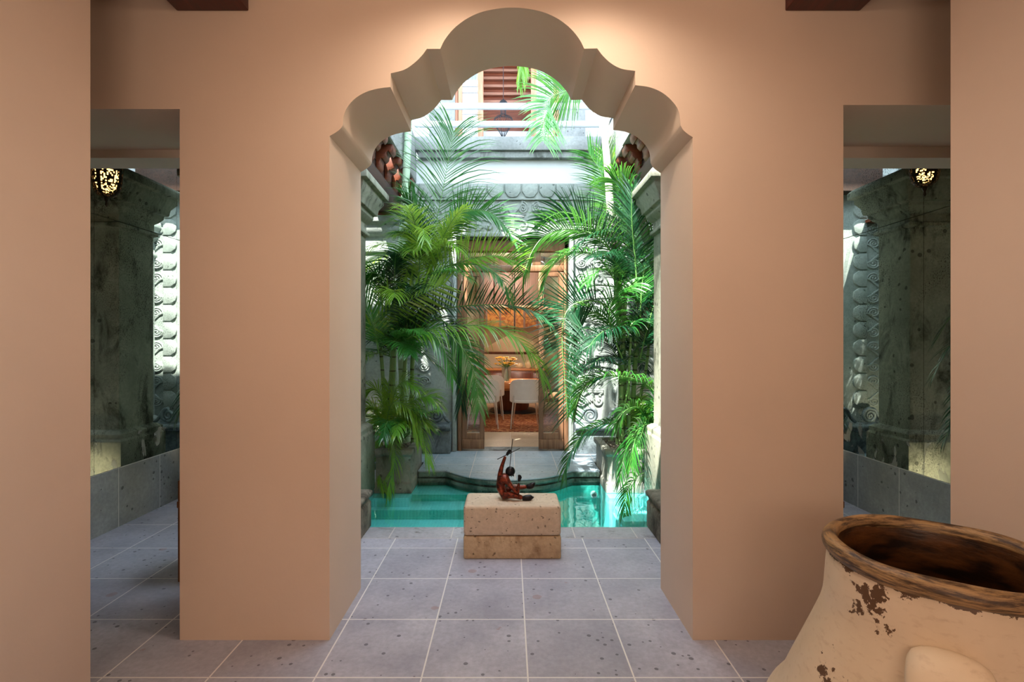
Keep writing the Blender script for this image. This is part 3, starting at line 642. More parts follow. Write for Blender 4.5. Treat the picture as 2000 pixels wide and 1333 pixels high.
# ------------------------------------------------------------------ pierced lanterns in the galleries
for s, side in ((-1, 'left'), (1, 'right')):
    c = P(208, 400, 3.35) if s < 0 else P(1806, 376, 3.35); c.z = H + (CY - (404 if s < 0 else 384)) / F * 3.35
    t = thing('pierced_lantern', 'dark pierced metal lantern glowing warm before the %s mirror wall' % side, 'lantern', c, 'pierced metal lanterns in the side galleries')
    n, prof = 64, [(.012, .06), (.045, .075), (.066, .10), (.078, .14), (.085, .20), (.088, .26), (.080, .30)]
    prof = [(v.x, v.y) for v in cat([(a, b_, 0) for a, b_ in prof], 6)]
    m = MB(); rn = random.Random(11)
    for i in range(len(prof) - 1):
        for k in range(n):
            solid = (k % 16 in (0, 1, 2)) or (i % 9 == 0) or rn.random() < .56
            if not solid: continue
            q = []
            for ii, kk in ((i, k), (i, k + 1), (i + 1, k + 1), (i + 1, k)):
                a = 2 * math.pi * (kk % n) / n; q.append(c + Vector((prof[ii][0] * math.cos(a), prof[ii][0] * math.sin(a), prof[ii][1])))
            m.add(q, [(0, 1, 2, 3)])
    o = m.build('shade', M['iron'], t); md = o.modifiers.new('solid', 'SOLIDIFY'); md.thickness = .002
    MB().lathe([(.005, .09), (.045, .11), (.062, .16), (.066, .28), (.005, .29)], c, 24).build('glow_glass', M['glow'], t, smooth=60)
    MB().lathe([(.002, 0), (.010, .012), (.006, .03), (.012, .045), (.016, .055), (.012, .065)], c, 16).build('finial', M['iron'], t, smooth=60)
    MB().lathe([(.082, .298), (.07, .33), (.045, .36), (.014, .40), (.012, .43), (.002, .435)], c, 24).build('cap', M['iron'], t, smooth=60)
    MB().tube([c + Vector((0, 0, .43)), Vector((c.x, c.y, 3.205))], .006, 8).build('hanging_rod', M['iron'], t, smooth=60)
    lamp('lantern_light', 'POINT', c + Vector((0, 0, .2)), 5, (1, .72, .42), shadow_soft_size=.03)
    # garden uplights at the piers and behind the planters
    for (x, y, z, e, tg) in ((s * 2.45, 4.20, .06, 26, (s * 2.45, 4.5, .35)), (s * 1.5, 5.72, .42, 7, (s * 1.45, 6.2, .9))):
        lamp('uplight_lamp', 'SPOT', (x, y, z), e, (1, .82, .55), target=tg, spot_size=R(110), spot_blend=.8, shadow_soft_size=.03)

# ------------------------------------------------------------------ courtyard door with glazed leaves
DF = 6.30
def dx(px): return (px - CX) / F * DF
def dz(py): return H + (CY - py) / F * DF
t = bpy.data.objects.new('door_1', None); COL.objects.link(t); t.location = (.05, DF, .09); t['kind'] = 'structure'; ROOT[t.name] = tuple(t.location)
m = MB()
for a, b_ in ((895, 902), (1101, 1109)): m.box((dx(a), DF - .06, .05), (dx(b_), DF + .10, dz(472)))
m.box((dx(895), DF - .06, dz(492)), (dx(1109), DF + .10, dz(472)))
m.box((dx(902), DF - .03, dz(531)), (dx(1101), DF + .08, dz(519)))
for a, b_ in ((902, 909), (948, 960), (1040, 1056), (1094, 1101)): m.box((dx(a), DF - .025, dz(519)), (dx(b_), DF + .06, dz(492)))
m.build('door_frame', M['wood_door'], t, bevel=.006)
MB().box((dx(902), DF + .01, dz(519)), (dx(1101), DF + .016, dz(492))).build('transom_pane', M['glass'], t)
for a, b_ in ((903, 946), (1052, 1100)):
    m = MB()
    z_t, z_b = dz(533), .10
    m.box((dx(a), DF - .03, z_b), (dx(a + 9), DF + .03, z_t)); m.box((dx(b_ - 9), DF - .03, z_b), (dx(b_), DF + .03, z_t))
    for y0, y1 in ((533, 541), (600, 606), (767, 778), (846, 864)): m.box((dx(a + 9), DF - .03, dz(y1)), (dx(b_ - 9), DF + .03, dz(y0)))
    m.box((dx(a), DF - .045, z_b), (dx(b_), DF - .03, dz(858)))
    leaf_ = m.build('door_leaf', M['wood_door'], t, bevel=.006)
    m = MB(); m.box((dx(a + 9), DF - .004, dz(846)), (dx(b_ - 9), DF + .004, dz(541))); m.build('pane', M['glass'], leaf_)
struct(MB().box((DX0, FA, .0), (DX1, FB + .02, .075)).build('sill_door', M['ledge'], bevel=.01))

# ------------------------------------------------------------------ upper storey behind the balcony
UD = 7.3
def ux(px, d=UD): return (px - CX) / F * d
def uz(py, d=UD): return H + (CY - py) / F * d
m = MB(); m.box((-4, UD, 3.9), (ux(889), UD + .2, 6.6)); m.box((ux(1092), UD, 3.9), (4, UD + .2, 6.6)); m.box((ux(889), UD, 5.9), (ux(1092), UD + .2, 6.6)); struct(m.build('wall_upper', M['white_wall']))
m = MB(); m.box((ux(839), UD - .03, 3.9), (ux(889), UD, 5.9)); m.box((ux(1093), UD - .03, 3.9), (ux(1143), UD, 5.9)); struct(m.build('trim_upper_stone', M['band']))
t = bpy.data.objects.new('door_2', None); COL.objects.link(t); t.location = (0, UD, 3.9); t['kind'] = 'structure'; ROOT[t.name] = tuple(t.location)
for a, b_ in ((889, 894), (895, 903), (933, 944), (1037, 1048), (1081, 1086), (1087, 1092)):
    MB().box((ux(a), UD - .02 if b_ - a > 6 else UD + .01, 3.9), (ux(b_), UD + .07, 5.9)).build('stile', M['wood_upper'], t, bevel=.006)
for a, b_ in ((903, 933), (1048, 1081)):
    MB().box((ux(a), UD + .02, 3.9), (ux(b_), UD + .026, 5.9)).build('pane', M['glass_upper'], t)
    for zz in (uz(180), uz(168), uz(222)): MB().box((ux(a), UD + .01, zz), (ux(b_), UD + .04, zz + .03)).build('glazing_bar', M['white_paint'], t)
for nm, a, b_, lab in (('curtain', 900, 938, 'sheer pale curtain behind the left upper balcony door'), ('curtain', 1045, 1084, 'sheer pale curtain behind the right upper balcony door')):
    g = [[Vector((ux(a) + (ux(b_) - ux(a)) * i / 30, UD + .20 + .025 * math.sin(i * 1.3), 3.9 + 1.9 * j / 4)) for j in range(5)] for i in range(31)]
    tag(MB().sheet(g, .004).build(nm, M['curtain'], smooth=60), lab, 'curtain')
# upper room
m = MB(); m.box((-2.2, 9.5, 3.9), (2.2, 9.6, 6.6)); m.box((-2.3, UD + .2, 3.9), (-2.2, 9.6, 6.6)); m.box((2.2, UD + .2, 3.9), (2.3, 9.6, 6.6)); struct(m.build('wall_upper_room', M['white_wall']))
struct(MB().box((-4, UD - .2, 6.6), (4, 9.7, 6.8)).build('ceiling_upper', M['white_wall']))
struct(MB().box((-2.3, 8.4, 3.72), (2.3, 9.6, 3.9)).build('floor_upper_room', M['band']))
sd = 8.1
t = thing('louvred_screen', 'red-brown wooden screen with pale horizontal slats inside the upper room', 'screen', (.0, sd, 3.9))
MB().box((ux(930, sd), sd + .03, uz(258, sd)), (ux(1052, sd), sd + .07, 6.4)).build('back_board', M['wood_red'], t)
for k in range(8):
    z_ = uz(203 - k * 15.3, sd); MB().box((ux(930, sd), sd - .04, z_), (ux(1052, sd), sd + .03, z_ + .042)).build('slat', M['wood_slat'], t, bevel=.004)
MB().box((ux(930, sd), sd - .02, uz(258, sd)), (ux(1052, sd), sd + .03, uz(244, sd))).build('bottom_rail', M['wood_red'], t, bevel=.004)
tag(MB().box((-.75, 7.75, 3.9), (.62, 8.0, uz(256, 7.75))).build('low_cabinet', M['white_paint'], bevel=.01), 'low white cabinet standing below the slatted screen upstairs', 'cabinet')
# balcony railing
t = thing('railing', 'white two-bar pipe railing along the edge of the upper balcony', 'railing', (0, 6.28, 3.9))
for py in (208, 243):
    z_ = H + (CY - py) / F * 6.28; MB().tube([(-1.2, 6.28, z_), (1.26, 6.28, z_)], .040, 16).build('rail', M['white_paint'], t, smooth=60)
for x in (-1.2, 1.26): MB().tube([(x, 6.28, 3.895), (x, 6.28, H + (CY - 208) / F * 6.28 + .04)], .045, 14).build('post', M['white_paint'], t, smooth=60)
# wire lantern hanging upstairs
ld = 6.75; c = P(983, 272, ld)
t = thing('wire_lantern', 'onion-shaped black wire lantern hanging in front of the upper slatted screen', 'lantern', c)
k_ = ld / F
prof = [(1, 0), (8, 14), (16, 27), (18.5, 36), (15, 42), (7, 45), (5, 50), (5.2, 58), (6, 66)]
pf = [(v.x * k_, v.y * k_) for v in cat(prof, 5)]
for j in range(20):
    a = 2 * math.pi * j / 20
    MB().tube([c + Vector((r * math.cos(a), r * math.sin(a), z_)) for r, z_ in pf], .0026, 5).build('wire', M['black_metal'], t, smooth=60)
for r, z_ in ((18.3, 36), (12, 20), (5.5, 47), (5.5, 60)):
    MB().tube([c + Vector((r * k_ * math.cos(a), r * k_ * math.sin(a), z_ * k_)) for a in [2 * math.pi * q / 28 for q in range(29)]], .0035, 6, cap=False).build('hoop', M['black_metal'], t, smooth=60)
MB().lathe([(9 * k_, 66 * k_), (8.6 * k_, 70 * k_), (6 * k_, 74 * k_), (2 * k_, 77 * k_), (.3 * k_, 79 * k_)], c, 20).build('cap', M['black_metal'], t, smooth=60)
MB().tube([c + Vector((0, 0, 78 * k_)), Vector((c.x, c.y, 5.95))], .004, 6).build('cord', M['black_metal'], t)
struct(MB().box((-1.0, 6.70, 5.95), (1.0, UD, 6.05)).build('beam_lantern', M['white_wall']))

# ------------------------------------------------------------------ dining room seen through the door
DZ0 = .05
struct(MB().box((-3, FB, -.1), (3, 12.6, DZ0)).build('floor_dining', M['dfloor']))
m = MB(); m.box((-3.1, FB, 0), (-3, 12.6, 3.7)); m.box((3, FB, 0), (3.1, 12.6, 3.7)); m.box((-3, 12.5, 0), (3, 12.6, 3.7)); struct(m.build('wall_dining', M['white_wallroom']))
struct(MB().box((-3, FB + .02, 3.5), (3, 12.6, 3.65)).build('ceiling_dining', M['white_wallroom']))
def wp(px, py, d): return P(px, py, d)
bd = 12.3
t = thing('wall_cabinet', 'tall brown wooden panelled cabinet on the far dining room wall', 'cabinet', P(1000, 590, bd))
for a, b_ in ((930, 964), (965, 1001), (1002, 1022), (1023, 1062)):
    p, q = P(a, 598, bd), P(b_, 470, bd); MB().box((p.x + .008, bd, p.z), (q.x - .008, bd + .18, q.z)).build('door', M['wood_panel'], t, bevel=.006)
p, q = P(928, 600, bd + .05), P(1064, 468, bd + .05); MB().box((p.x, bd + .05, p.z), (q.x, bd + .195, q.z)).build('carcass', M['wood_drum'], t)
t = thing('painted_screen', 'orange painted panel divided by wooden bars above the dining sideboard', 'painting', P(1000, 640, bd - .05))
p, q = P(946, 640, bd - .05), P(1054, 600, bd - .05); MB().box((p.x, bd - .05, p.z), (q.x, bd - .0, q.z)).build('panel', M['art'], t)
for a in (948, 975, 1003, 1022, 1047): p, q = P(a, 641, bd - .06), P(a + 4, 599, bd - .06); MB().box((p.x, bd - .08, p.z), (q.x, bd - .05, q.z)).build('bar', M['wood_panel'], t)
p, q = P(944, 601, bd - .06), P(1056, 597, bd - .06); MB().box((p.x, bd - .09, p.z), (q.x, bd - .05, q.z)).build('top_rail', M['cream'], t)
sb = 11.6
t = thing('sideboard', 'dark wooden sideboard against the far dining room wall', 'sideboard', P(1010, 800, sb))
p, q = P(940, 760, sb), P(1090, 722, sb); MB().box((p.x, sb, DZ0), (q.x, sb + .5, q.z - .03)).build('carcass', M['wood_drum'], t, bevel=.01)
MB().box((p.x - .03, sb - .03, q.z - .028), (q.x + .03, sb + .5, q.z + .02)).build('top', M['wood_table'], t, bevel=.006)
for j in range(3): MB().box((p.x + .04 + j * .57, sb - .02, DZ0 + .12), (p.x + .57 + j * .57, sb - .001, q.z - .08)).build('door', M['wood_drum'], t, bevel=.006)
zt = q.z + .021
for j, (px, r, h) in enumerate(((1014, .09, .12), (1031, .08, .18), (1048, .09, .24))):
    x = P(px, 0, sb + .2).x
    MB_ = MB().lathe([(r * .5, 0), (r * .9, h * .3), (r, h * .6), (r * .7, h * .9), (r * .75, h), (r * .6, h * .97), (r * .5, h * .6), (.01, h * .3)], (x, sb + .2, zt), 24)
    tag(MB_.build('ceramic_pot', M['cream'], smooth=60), ('low cream pot on the sideboard, nearest the vase', 'middle cream pot on the sideboard between two others', 'tallest cream pot on the sideboard beside the right door leaf')[j], 'pot', 'cream pots on the sideboard')
t = thing('arched_panel', 'cream pointed-arch wall panel with a dark cross seen through the right door leaf', 'wall panel', P(1072, 740, 12.44))
pts = [(1059, 745), (1059, 668), (1062, 648), (1072, 628), (1084, 648), (1090, 672), (1092, 745)]
pl = [(P(a, b_, 12.4).x, P(a, b_, 12.4).z) for a, b_ in pts]; MB().prism(pl, lambda u, v: (u, 12.44, v), lambda u, v: (u, 12.498, v)).build('panel', M['cream'], t, bevel=.01)
m = MB(); p, q = P(1063, 690, 12.4), P(1071, 655, 12.4); m.box((p.x, 12.41, p.z), (q.x, 12.438, q.z)); p, q = P(1062, 682, 12.4), P(1086, 669, 12.4); m.box((p.x, 12.405, p.z), (q.x, 12.436, q.z)); m.build('cross', M['bone'], t)
# rug
x0, x1 = P(880, 843, 7.85).x, P(1120, 843, 7.85).x
t = tag(MB().box((-1.7, 7.72, DZ0), (1.7, 9.55, DZ0 + .012)).build('rug', M['rug']), 'red-brown patterned rug on the dining room floor under the chairs', 'rug')
# table
t = thing('dining_table', 'long orange-brown wooden dining table on a dark drum base', 'table', (.1, 9.9, DZ0))
zt_ = H + (CY - 749) / F * 9.3
m = MB(); m.box((-.75, 9.3, zt_ - .11), (1.15, 10.5, zt_)); m.build('tabletop', M['wood_table'], t, bevel=.012)
m = MB(); m.box((-.5, 9.5, zt_ - .16), (.9, 10.3, zt_ - .11)); m.build('apron', M['wood_table'], t, bevel=.006)
MB().lathe([(.30, DZ0 + .05), (.32, DZ0 + .12), (.30, zt_ - .16)], (.08, 10.05, 0), 40, cap=True).build('drum', M['wood_drum'], t, smooth=50)
MB().lathe([(.47, DZ0 + .0), (.47, DZ0 + .03), (.44, DZ0 + .05)], (.08, 10.05, 0), 40, cap=True).build('base_disc', M['bone'], t, smooth=50)
# vase of yellow flowers
vc = Vector((P(989, 744, 9.45).x, 9.45, zt_))
t = thing('flower_vase', 'clear cylindrical glass vase on the dining table holding yellow flowers', 'vase', vc)
MB().lathe([(.085, 0), (.088, .02), (.088, .30), (.084, .30), (.084, .025), (.005, .02)], vc, 28).build('glass_body', M['glass_upper'], t, smooth=50)
rr = random.Random(2)
t2 = thing('flower_bunch', 'bunch of yellow flowers standing in the glass vase on the dining table', 'flowers', vc + Vector((0, 0, .03)))
for k in range(30):
    a = rr.uniform(0, 6.28); top = vc + Vector((.20 * math.cos(a) * rr.random() ** .5, .16 * math.sin(a) * rr.random(), .31 + rr.uniform(0, .15)))
    MB().tube(cat([vc + Vector((.05 * math.cos(a + 2), .05 * math.sin(a + 2), .03)), vc + Vector((0, 0, .25)), top], 4), .005, 5).build('stem', M['rachis'], t2)
    m = MB()
    for q in range(7):
        b_ = 2 * math.pi * q / 7; e = top + Vector((.045 * math.cos(b_), .045 * math.sin(b_), .02))
        m.tube([top, (top + e) / 2 + Vector((0, 0, .012)), e], [.006, .018, .004], 6, flat=.3, nrm=(0, 0, 1))
    m.build('bloom', M['yellow'], t2, smooth=60)
# chairs
def chair_parts(root, ox, oy, s=1.0, mat='white_shell', leg='chrome'):
    def L(x, y, z): return Vector((ox + x * s, oy + y * s, DZ0 + .012 + z * s))
    g = []
    for i in range(17):
        u = -1 + i / 8; a = u * R(78); row = []
        for j in range(8):
            v = j / 7; hgt = .42 + .36 * v * (1 - .30 * abs(u) ** 4 * v)
            row.append(L(.25 * math.sin(a), -.22 * math.cos(a) - .03 * v + .02, hgt))
        g.append(row)
    MB().sheet(g, .022 * s).build('backrest', M[mat], root, smooth=60, bevel=0)
    m = MB(); pts = [(.245 * math.cos(a), -.02 + (.215 if math.sin(a) < 0 else .25) * math.sin(a)) for a in [2 * math.pi * k / 28 for k in range(28)]]
    m.prism(pts, lambda u, v: L(u, v, .405), lambda u, v: L(u, v, .450)); m.build('seat', M[mat], root, bevel=.01)
    for sx, sy, tx, ty in ((-1, -1, .195, -.17), (1, -1, .195, -.17), (-1, 1, .16, .15), (1, 1, .16, .15)):
        top = .52 if sy < 0 else .41
        MB().tube([L(sx * (tx + .045), ty * 1.30 if sy < 0 else ty * 1.4, .005), L(sx * tx, ty * 1.08, top)], [.009 * s, .0125 * s], 10).build('leg', M[leg], root, smooth=60)
cx1 = P(1027, 0, 8.05).x; cx2 = P(944, 0, 8.05).x
c1 = thing('dining_chair', 'white rounded dining chair right of the vase, its back towards the door', 'chair', (cx1, 8.1, DZ0 + .012), 'white dining chairs')
chair_parts(c1, cx1, 8.1)
def dup(root, loc, label):
    r = root.copy(); COL.objects.link(r); r.location = loc; r['label'] = label; ROOT[r.name] = tuple(loc)
    for ch in root.children:
        q = ch.copy(); COL.objects.link(q); q.parent = r
    return r
dup(c1, (cx2, 8.1, DZ0 + .012), 'white rounded dining chair half hidden by the left door leaf')
r = dup(c1, (P(957, 0, 9.0).x, 9.05, DZ0 + .012), 'white dining chair standing behind another, beside the table base')
c2 = thing('dining_chair', 'brown wooden chair behind the right door leaf at the table end', 'chair', (P(1085, 0, 8.7).x, 8.7, DZ0 + .012)); chair_parts(c2, P(1085, 0, 8.7).x, 8.7, 1.0, 'wood_panel', 'wood_panel')
# pendant over the table
pc = P(1005, 690, 9.9)
t = thing('pendant_lamp', 'wide shallow conical pendant lamp hanging over the dining table', 'lamp', pc)
MB().lathe([(.62, 0), (.60, .07), (.34, .24), (.08, .36), (.05, .40), (.04, .38), (.32, .22), (.59, .05)], pc, 48).build('shade', M['shade'], t, smooth=50)
MB().lathe([(.625, -.012), (.635, .02), (.615, .035), (.60, .0)], pc, 48).build('rim_band', M['wood_drum'], t, smooth=50)
MB().tube([pc + Vector((0, 0, .39)), Vector((pc.x, pc.y, 3.5))], .008, 8).build('cord', M['black_metal'], t)
lamp('pendant_bulb', 'POINT', pc + Vector((0, 0, .10)), 46, (1, .88, .74), shadow_soft_size=.08)
lamp('dining_downlight', 'POINT', (.3, 8.0, 3.2), 55, (1, .92, .82), shadow_soft_size=.2)
lamp('dining_wall_light', 'POINT', (.0, 11.6, 2.9), 48, (1, .90, .78), shadow_soft_size=.15)

# ------------------------------------------------------------------ palms
Z = Vector((0, 0, 1)); EYE = Vector((0, 0, H))
def frond(palm, pts, L=.35, roll=0.0, n=34, mat='leaf', droop=.5, w_=.0135, a0=62, a1=22, dih=.15, t0=.12, rnd=None, nat=False, rr_=.009, only=0):
    if not nat: n = int(n * 1.25); L *= 1.12
    rnd = rnd or random.Random(int(abs(pts[0][0]) * 977 + abs(pts[-1][2]) * 313) % 9999)
    cu = cat(pts, 8); N = len(cu)
    m = MB().tube(cu, [rr_ * (1 - .8 * i / (N - 1)) for i in range(N)], 6)
    fr = m.build('frond', M['rachis'], palm, smooth=60)
    lf = MB()
    for i in range(n):
        t = t0 + (1 - t0) * (i + .5) / n; x = t * (N - 1); k = min(int(x), N - 2); p = cu[k].lerp(cu[k + 1], x - k)
        T = (cu[min(k + 2, N - 1)] - cu[max(k - 1, 0)]).normalized()
        if nat:
            S0 = T.cross(Z); S0 = S0.normalized() if S0.length > .05 else Vector((1, 0, 0)); A = S0; Bn = A.cross(T).normalized()
        else:
            V = (p - EYE).normalized(); S0 = T.cross(V).normalized(); N0 = S0.cross(T).normalized()
            A = S0 * math.cos(roll) + N0 * math.sin(roll); Bn = A.cross(T).normalized()
        if Bn.z < 0: Bn = -Bn
        ln = L * (.42 + .58 * math.sin(math.pi * min(1, .12 + .80 * t))) * rnd.uniform(.88, 1.08)
        for s in (-1, 1):
            if only and s != only: continue
            an = R(a0 + (a1 - a0) * t + rnd.uniform(-5, 5))
            d = (T * math.cos(an) + A * s * math.sin(an) + Bn * dih * rnd.uniform(.5, 1.4)).normalized()
            wv = d.cross(Bn); wv = wv.normalized() if wv.length > .05 else T.copy(); wv = (wv + Bn * rnd.uniform(-.35, .35)).normalized()
            q = p.copy(); K = 5; vs = []; dr = droop * rnd.uniform(.7, 1.3)
            for j, ws in enumerate((.55, 1, .95, .72, .4, .05)):
                hw = w_ * ws / 2; vs += [q - wv * hw, q + wv * hw]
                dd = (d + Vector((0, 0, -1)) * dr * (j / K) ** 1.3 * 1.6).normalized(); q = q + dd * ln / K
            lf.add(vs, [(2 * j, 2 * j + 1, 2 * j + 3, 2 * j + 2) for j in range(5)])
    lo = MB.build(lf, 'leaflets', M[mat], fr, smooth=180)
    return fr
def FP(palm, px, d, **kw):
    """frond whose midrib runs through image points px at distances d (from, to)"""
    d0, d1 = d; n_ = len(px); pts = []
    for i, (a, b_) in enumerate(px):
        q = d0 + (d1 - d0) * i / (n_ - 1)
        if abs(a - CX) / F * q > 1.22: q = max(q, 5.02)          # keep clear of the stone piers
        pts.append(P(a, b_, q))
    return frond(palm, pts, **kw)
def fill(palm, cs, num, seed, Lr, az, el, mats, leaf=.30, ymin=4.45, xmax=1.75, roll_n=36, droop=(.4, 1.0), w_=.011):
    rnd = random.Random(seed); k = 0; tries = 0
    while k < num and tries < num * 30:
        tries += 1
        c = Vector(rnd.choice(cs)) + Vector((rnd.uniform(-.05, .05), rnd.uniform(-.05, .05), rnd.uniform(-.06, .06)))
        a = R(rnd.uniform(*az)); e = R(rnd.uniform(*el)); L = rnd.uniform(*Lr); g = rnd.uniform(*droop)
        d = Vector((math.cos(a) * math.cos(e), math.sin(a) * math.cos(e), math.sin(e))); pts = [c]; q = c.copy()
        for j in range(6):
            dd = (d - Z * g * (j / 5) ** 1.4 * 1.5).normalized(); q = q + dd * L / 6; pts.append(q.copy())
        if any(p.y < ymin or p.y > FA - .12 or abs(p.x) > xmax or p.z < .15 or (abs(p.x) > 1.15 and (p.y < 5.05 or p.y > 5.72)) for p in pts): continue
        frond(palm, pts, L=leaf * rnd.uniform(.8, 1.15), nat=True, n=roll_n, mat=rnd.choice(mats), droop=rnd.uniform(.3, .9), w_=w_, rnd=rnd, rr_=.007); k += 1
def stem(palm, pts, r0, r1, mat): 
    c = cat(pts, 8); n_ = len(c); MB().tube(c, [r0 + (r1 - r0) * i / (n_ - 1) for i in range(n_)], 12).build('trunk', M[mat], palm, smooth=60)

# tall slim palm left
t = thing('palm_tree', 'tall slim palm left of the door with a pale green trunk', 'palm', (-1.10, 5.42, .345))
stem(t, [(-1.10, 5.42, .345), P(783, 620, 5.42), P(786, 480, 5.42), P(791, 380, 5.42), P(797, 262, 5.42), P(802, 150, 5.42)], .05, .036, 'trunk_pale')
for pxs in ([(802, 152), (815, 80), (860, 40), (915, 60)], [(802, 152), (800, 70), (790, 10)]):
    FP(t, pxs, (5.42, 5.0), L=.4, roll=1.0, n=30, mat='leaf', droop=.7)
# feathery palm clump left
A = thing('palm_tree', 'bushy feathery palm clump in the left planter reaching across the door', 'palm', (-1.12, 5.1, .345))
for pts, r in (([(-1.22, 5.12, .345), P(768, 700, 5.12), P(766, 640, 5.12), P(770, 590, 5.12)], .036), ([(-1.10, 5.05, .345), P(790, 720, 5.05), P(800, 640, 5.05), P(812, 580, 5.05)], .022),
               ([(-1.26, 5.25, .345), P(745, 700, 5.2), P(735, 620, 5.2)], .022), ([(-1.0, 5.3, .345), P(806, 700, 5.3), P(825, 600, 5.3), P(838, 520, 5.3)], .024)):
    stem(A, pts, r, r * .7, 'trunk_green')
FP(A, [(836, 540), (843, 478), (855, 420), (868, 355), (879, 295), (886, 256)], (5.3, 5.15), L=.62, n=36, a0=60, a1=30, droop=.55, w_=.012, dih=.1, t0=.16, rr_=.006)
FP(A, [(850, 500), (868, 455), (890, 425), (920, 412), (955, 415), (985, 440), (1008, 478)], (5.25, 4.9), L=.30, roll=.5, n=40, a0=66, a1=20, droop=.12, mat='leaf', w_=.016, dih=.5)
FP(A, [(806, 366), (812, 400), (818, 450), (824, 500)][::-1], (5.2, 5.2), L=.10, n=20, a0=10, a1=4, droop=0, mat='leaf', w_=.03, rr_=.014)
FP(A, [(820, 575), (850, 540), (890, 517), (930, 504), (970, 500), (1010, 512)], (5.15, 4.8), L=.36, roll=.45, n=40, a0=72, a1=25, droop=.05, mat='leaf_lime_sunlit', dih=.8)
FP(A, [(815, 560), (850, 530), (890, 516), (935, 518), (968, 534), (988, 560), (996, 590)], (5.1, 4.7), L=.26, roll=1.1, n=34, droop=.9, mat='leaf')
FP(A, [(842, 520), (815, 500), (780, 500), (740, 520), (708, 560)], (5.1, 4.85), L=.34, roll=.9, n=34, droop=.7, mat='leaf')
FP(A, [(842, 520), (830, 470), (815, 430), (800, 400), (790, 390)], (5.25, 5.3), L=.3, roll=.8, n=30, droop=.4, mat='leaf')
FP(A, [(700, 662), (745, 622), (790, 592), (830, 572), (868, 556)], (4.95, 4.8), L=.36, roll=.2, n=18, a0=72, a1=40, droop=.12, mat='leaf_lime_sunlit', w_=.02, dih=.3)
FP(A, [(770, 680), (810, 655), (860, 640), (920, 636), (970, 640), (1010, 662), (1045, 700), (1060, 740)], (4.95, 4.6), L=.42, roll=1.2, n=44, droop=1.1, mat='leaf_lime_sunlit', w_=.016)
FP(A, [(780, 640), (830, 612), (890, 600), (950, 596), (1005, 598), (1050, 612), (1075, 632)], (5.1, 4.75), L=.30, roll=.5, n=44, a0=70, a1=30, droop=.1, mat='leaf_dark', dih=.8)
FP(A, [(860, 640), (890, 665), (915, 700), (930, 745), (936, 800)], (4.8, 4.6), L=.28, n=32, droop=.5, mat='leaf', a0=50)
FP(A, [(850, 620), (880, 640), (905, 690), (905, 750), (900, 790)], (4.9, 4.75), L=.30, n=32, roll=.7, droop=.8, mat='leaf_dark', a0=50)
FP(A, [(780, 700), (800, 660), (840, 650), (870, 690), (885, 740)], (5.0, 4.7), L=.3, roll=.8, n=30, droop=.7, mat='leaf')
FP(A, [(740, 690), (730, 640), (712, 600), (690, 580)], (5.0, 4.8), L=.36, roll=.3, n=30, droop=.3, mat='leaf')
FP(A, [(760, 560), (735, 535), (715, 540), (700, 580)], (5.0, 4.8), L=.26, roll=.8, n=26, droop=.9, mat='leaf')
fill(A, [P(770, 590, 5.12), P(812, 580, 5.05), P(735, 620, 5.2), P(838, 530, 5.3)], 26, 3, (.55, 1.05), (100, 370), (15, 75), ['leaf', 'leaf_lime_sunlit', 'leaf_lime_sunlit', 'leaf_dark'])
fill(A, [P(766, 690, 5.12), P(800, 680, 5.05), P(745, 690, 5.2)], 20, 13, (.45, .9), (100, 370), (10, 70), ['leaf_dark', 'leaf', 'leaf_lime_sunlit'])
# low drooping palm left
B = thing('potted_palm', 'low yellow-green palm drooping over the front of the left planter', 'palm', (-1.22, 4.98, .345))
for pxs in ([(762, 850), (775, 800), (800, 795), (822, 830), (832, 880), (838, 905)], [(755, 850), (760, 800), (775, 785), (800, 800), (812, 840)], [(750, 850), (735, 805), (718, 800), (704, 830)],
            [(755, 850), (745, 815), (730, 830), (722, 870), (716, 910)], [(760, 855), (765, 850), (772, 890), (765, 930), (758, 968)], [(760, 850), (785, 815), (810, 830), (818, 865)],
            [(745, 850), (740, 870), (742, 920), (750, 962)], [(760, 850), (770, 770), (790, 745), (815, 760)], [(750, 850), (745, 780), (730, 760), (712, 775)], [(765, 850), (800, 790), (835, 775), (855, 790)]):
    FP(B, pxs, (4.98, 4.72), L=.22, roll=1.0, n=34, droop=1.1, mat='leaf_lime_sunlit', rr_=.006, w_=.0105)  # sunlight put into the leaf colour, the palm stands in shade
fill(B, [(-1.2, 5.0, .42), (-1.12, 5.05, .42), (-1.25, 5.05, .42)], 14, 23, (.4, .7), (90, 360), (40, 80), ['leaf', 'leaf_lime_sunlit', 'leaf_lime_sunlit'], leaf=.2)

# tall palm right with upper trunk coloured as sunlit
Cc = thing('palm_tree', 'tall palm right of the door with an upper trunk coloured sunlit white and green lower stem', 'palm', (1.12, 5.3, .345))
stem(Cc, [(1.16, 5.3, .345), P(1216, 760, 5.3), P(1211, 620, 5.3), P(1203, 500, 5.3), P(1197, 470, 5.3)], .046, .04, 'trunk_green')
stem(Cc, [P(1199, 480, 5.3), P(1193, 420, 5.3), P(1187, 330, 5.3), P(1180, 255, 5.3)], .046, .034, 'trunk_sunlit')
for pxs in ([(1181, 275), (1168, 235), (1150, 200), (1136, 150)], [(1181, 265), (1178, 220), (1176, 150)], [(1183, 262), (1192, 220), (1210, 150)], [(1181, 268), (1184, 230), (1186, 160)]):
    MB().tube(cat([P(a, b_, 5.3) for a, b_ in pxs], 6), [.016 - .0006 * i for i in range(19)], 8).build('leaf_stalk', M['trunk_sunlit'], Cc, smooth=60)
FP(Cc, [(1176, 150), (1150, 145), (1118, 170), (1104, 178), (1078, 190), (1066, 210), (1062, 240), (1060, 275)], (5.3, 4.9), L=.42, roll=.35, n=44, droop=.45, mat='leaf', w_=.016, a0=62, a1=40)
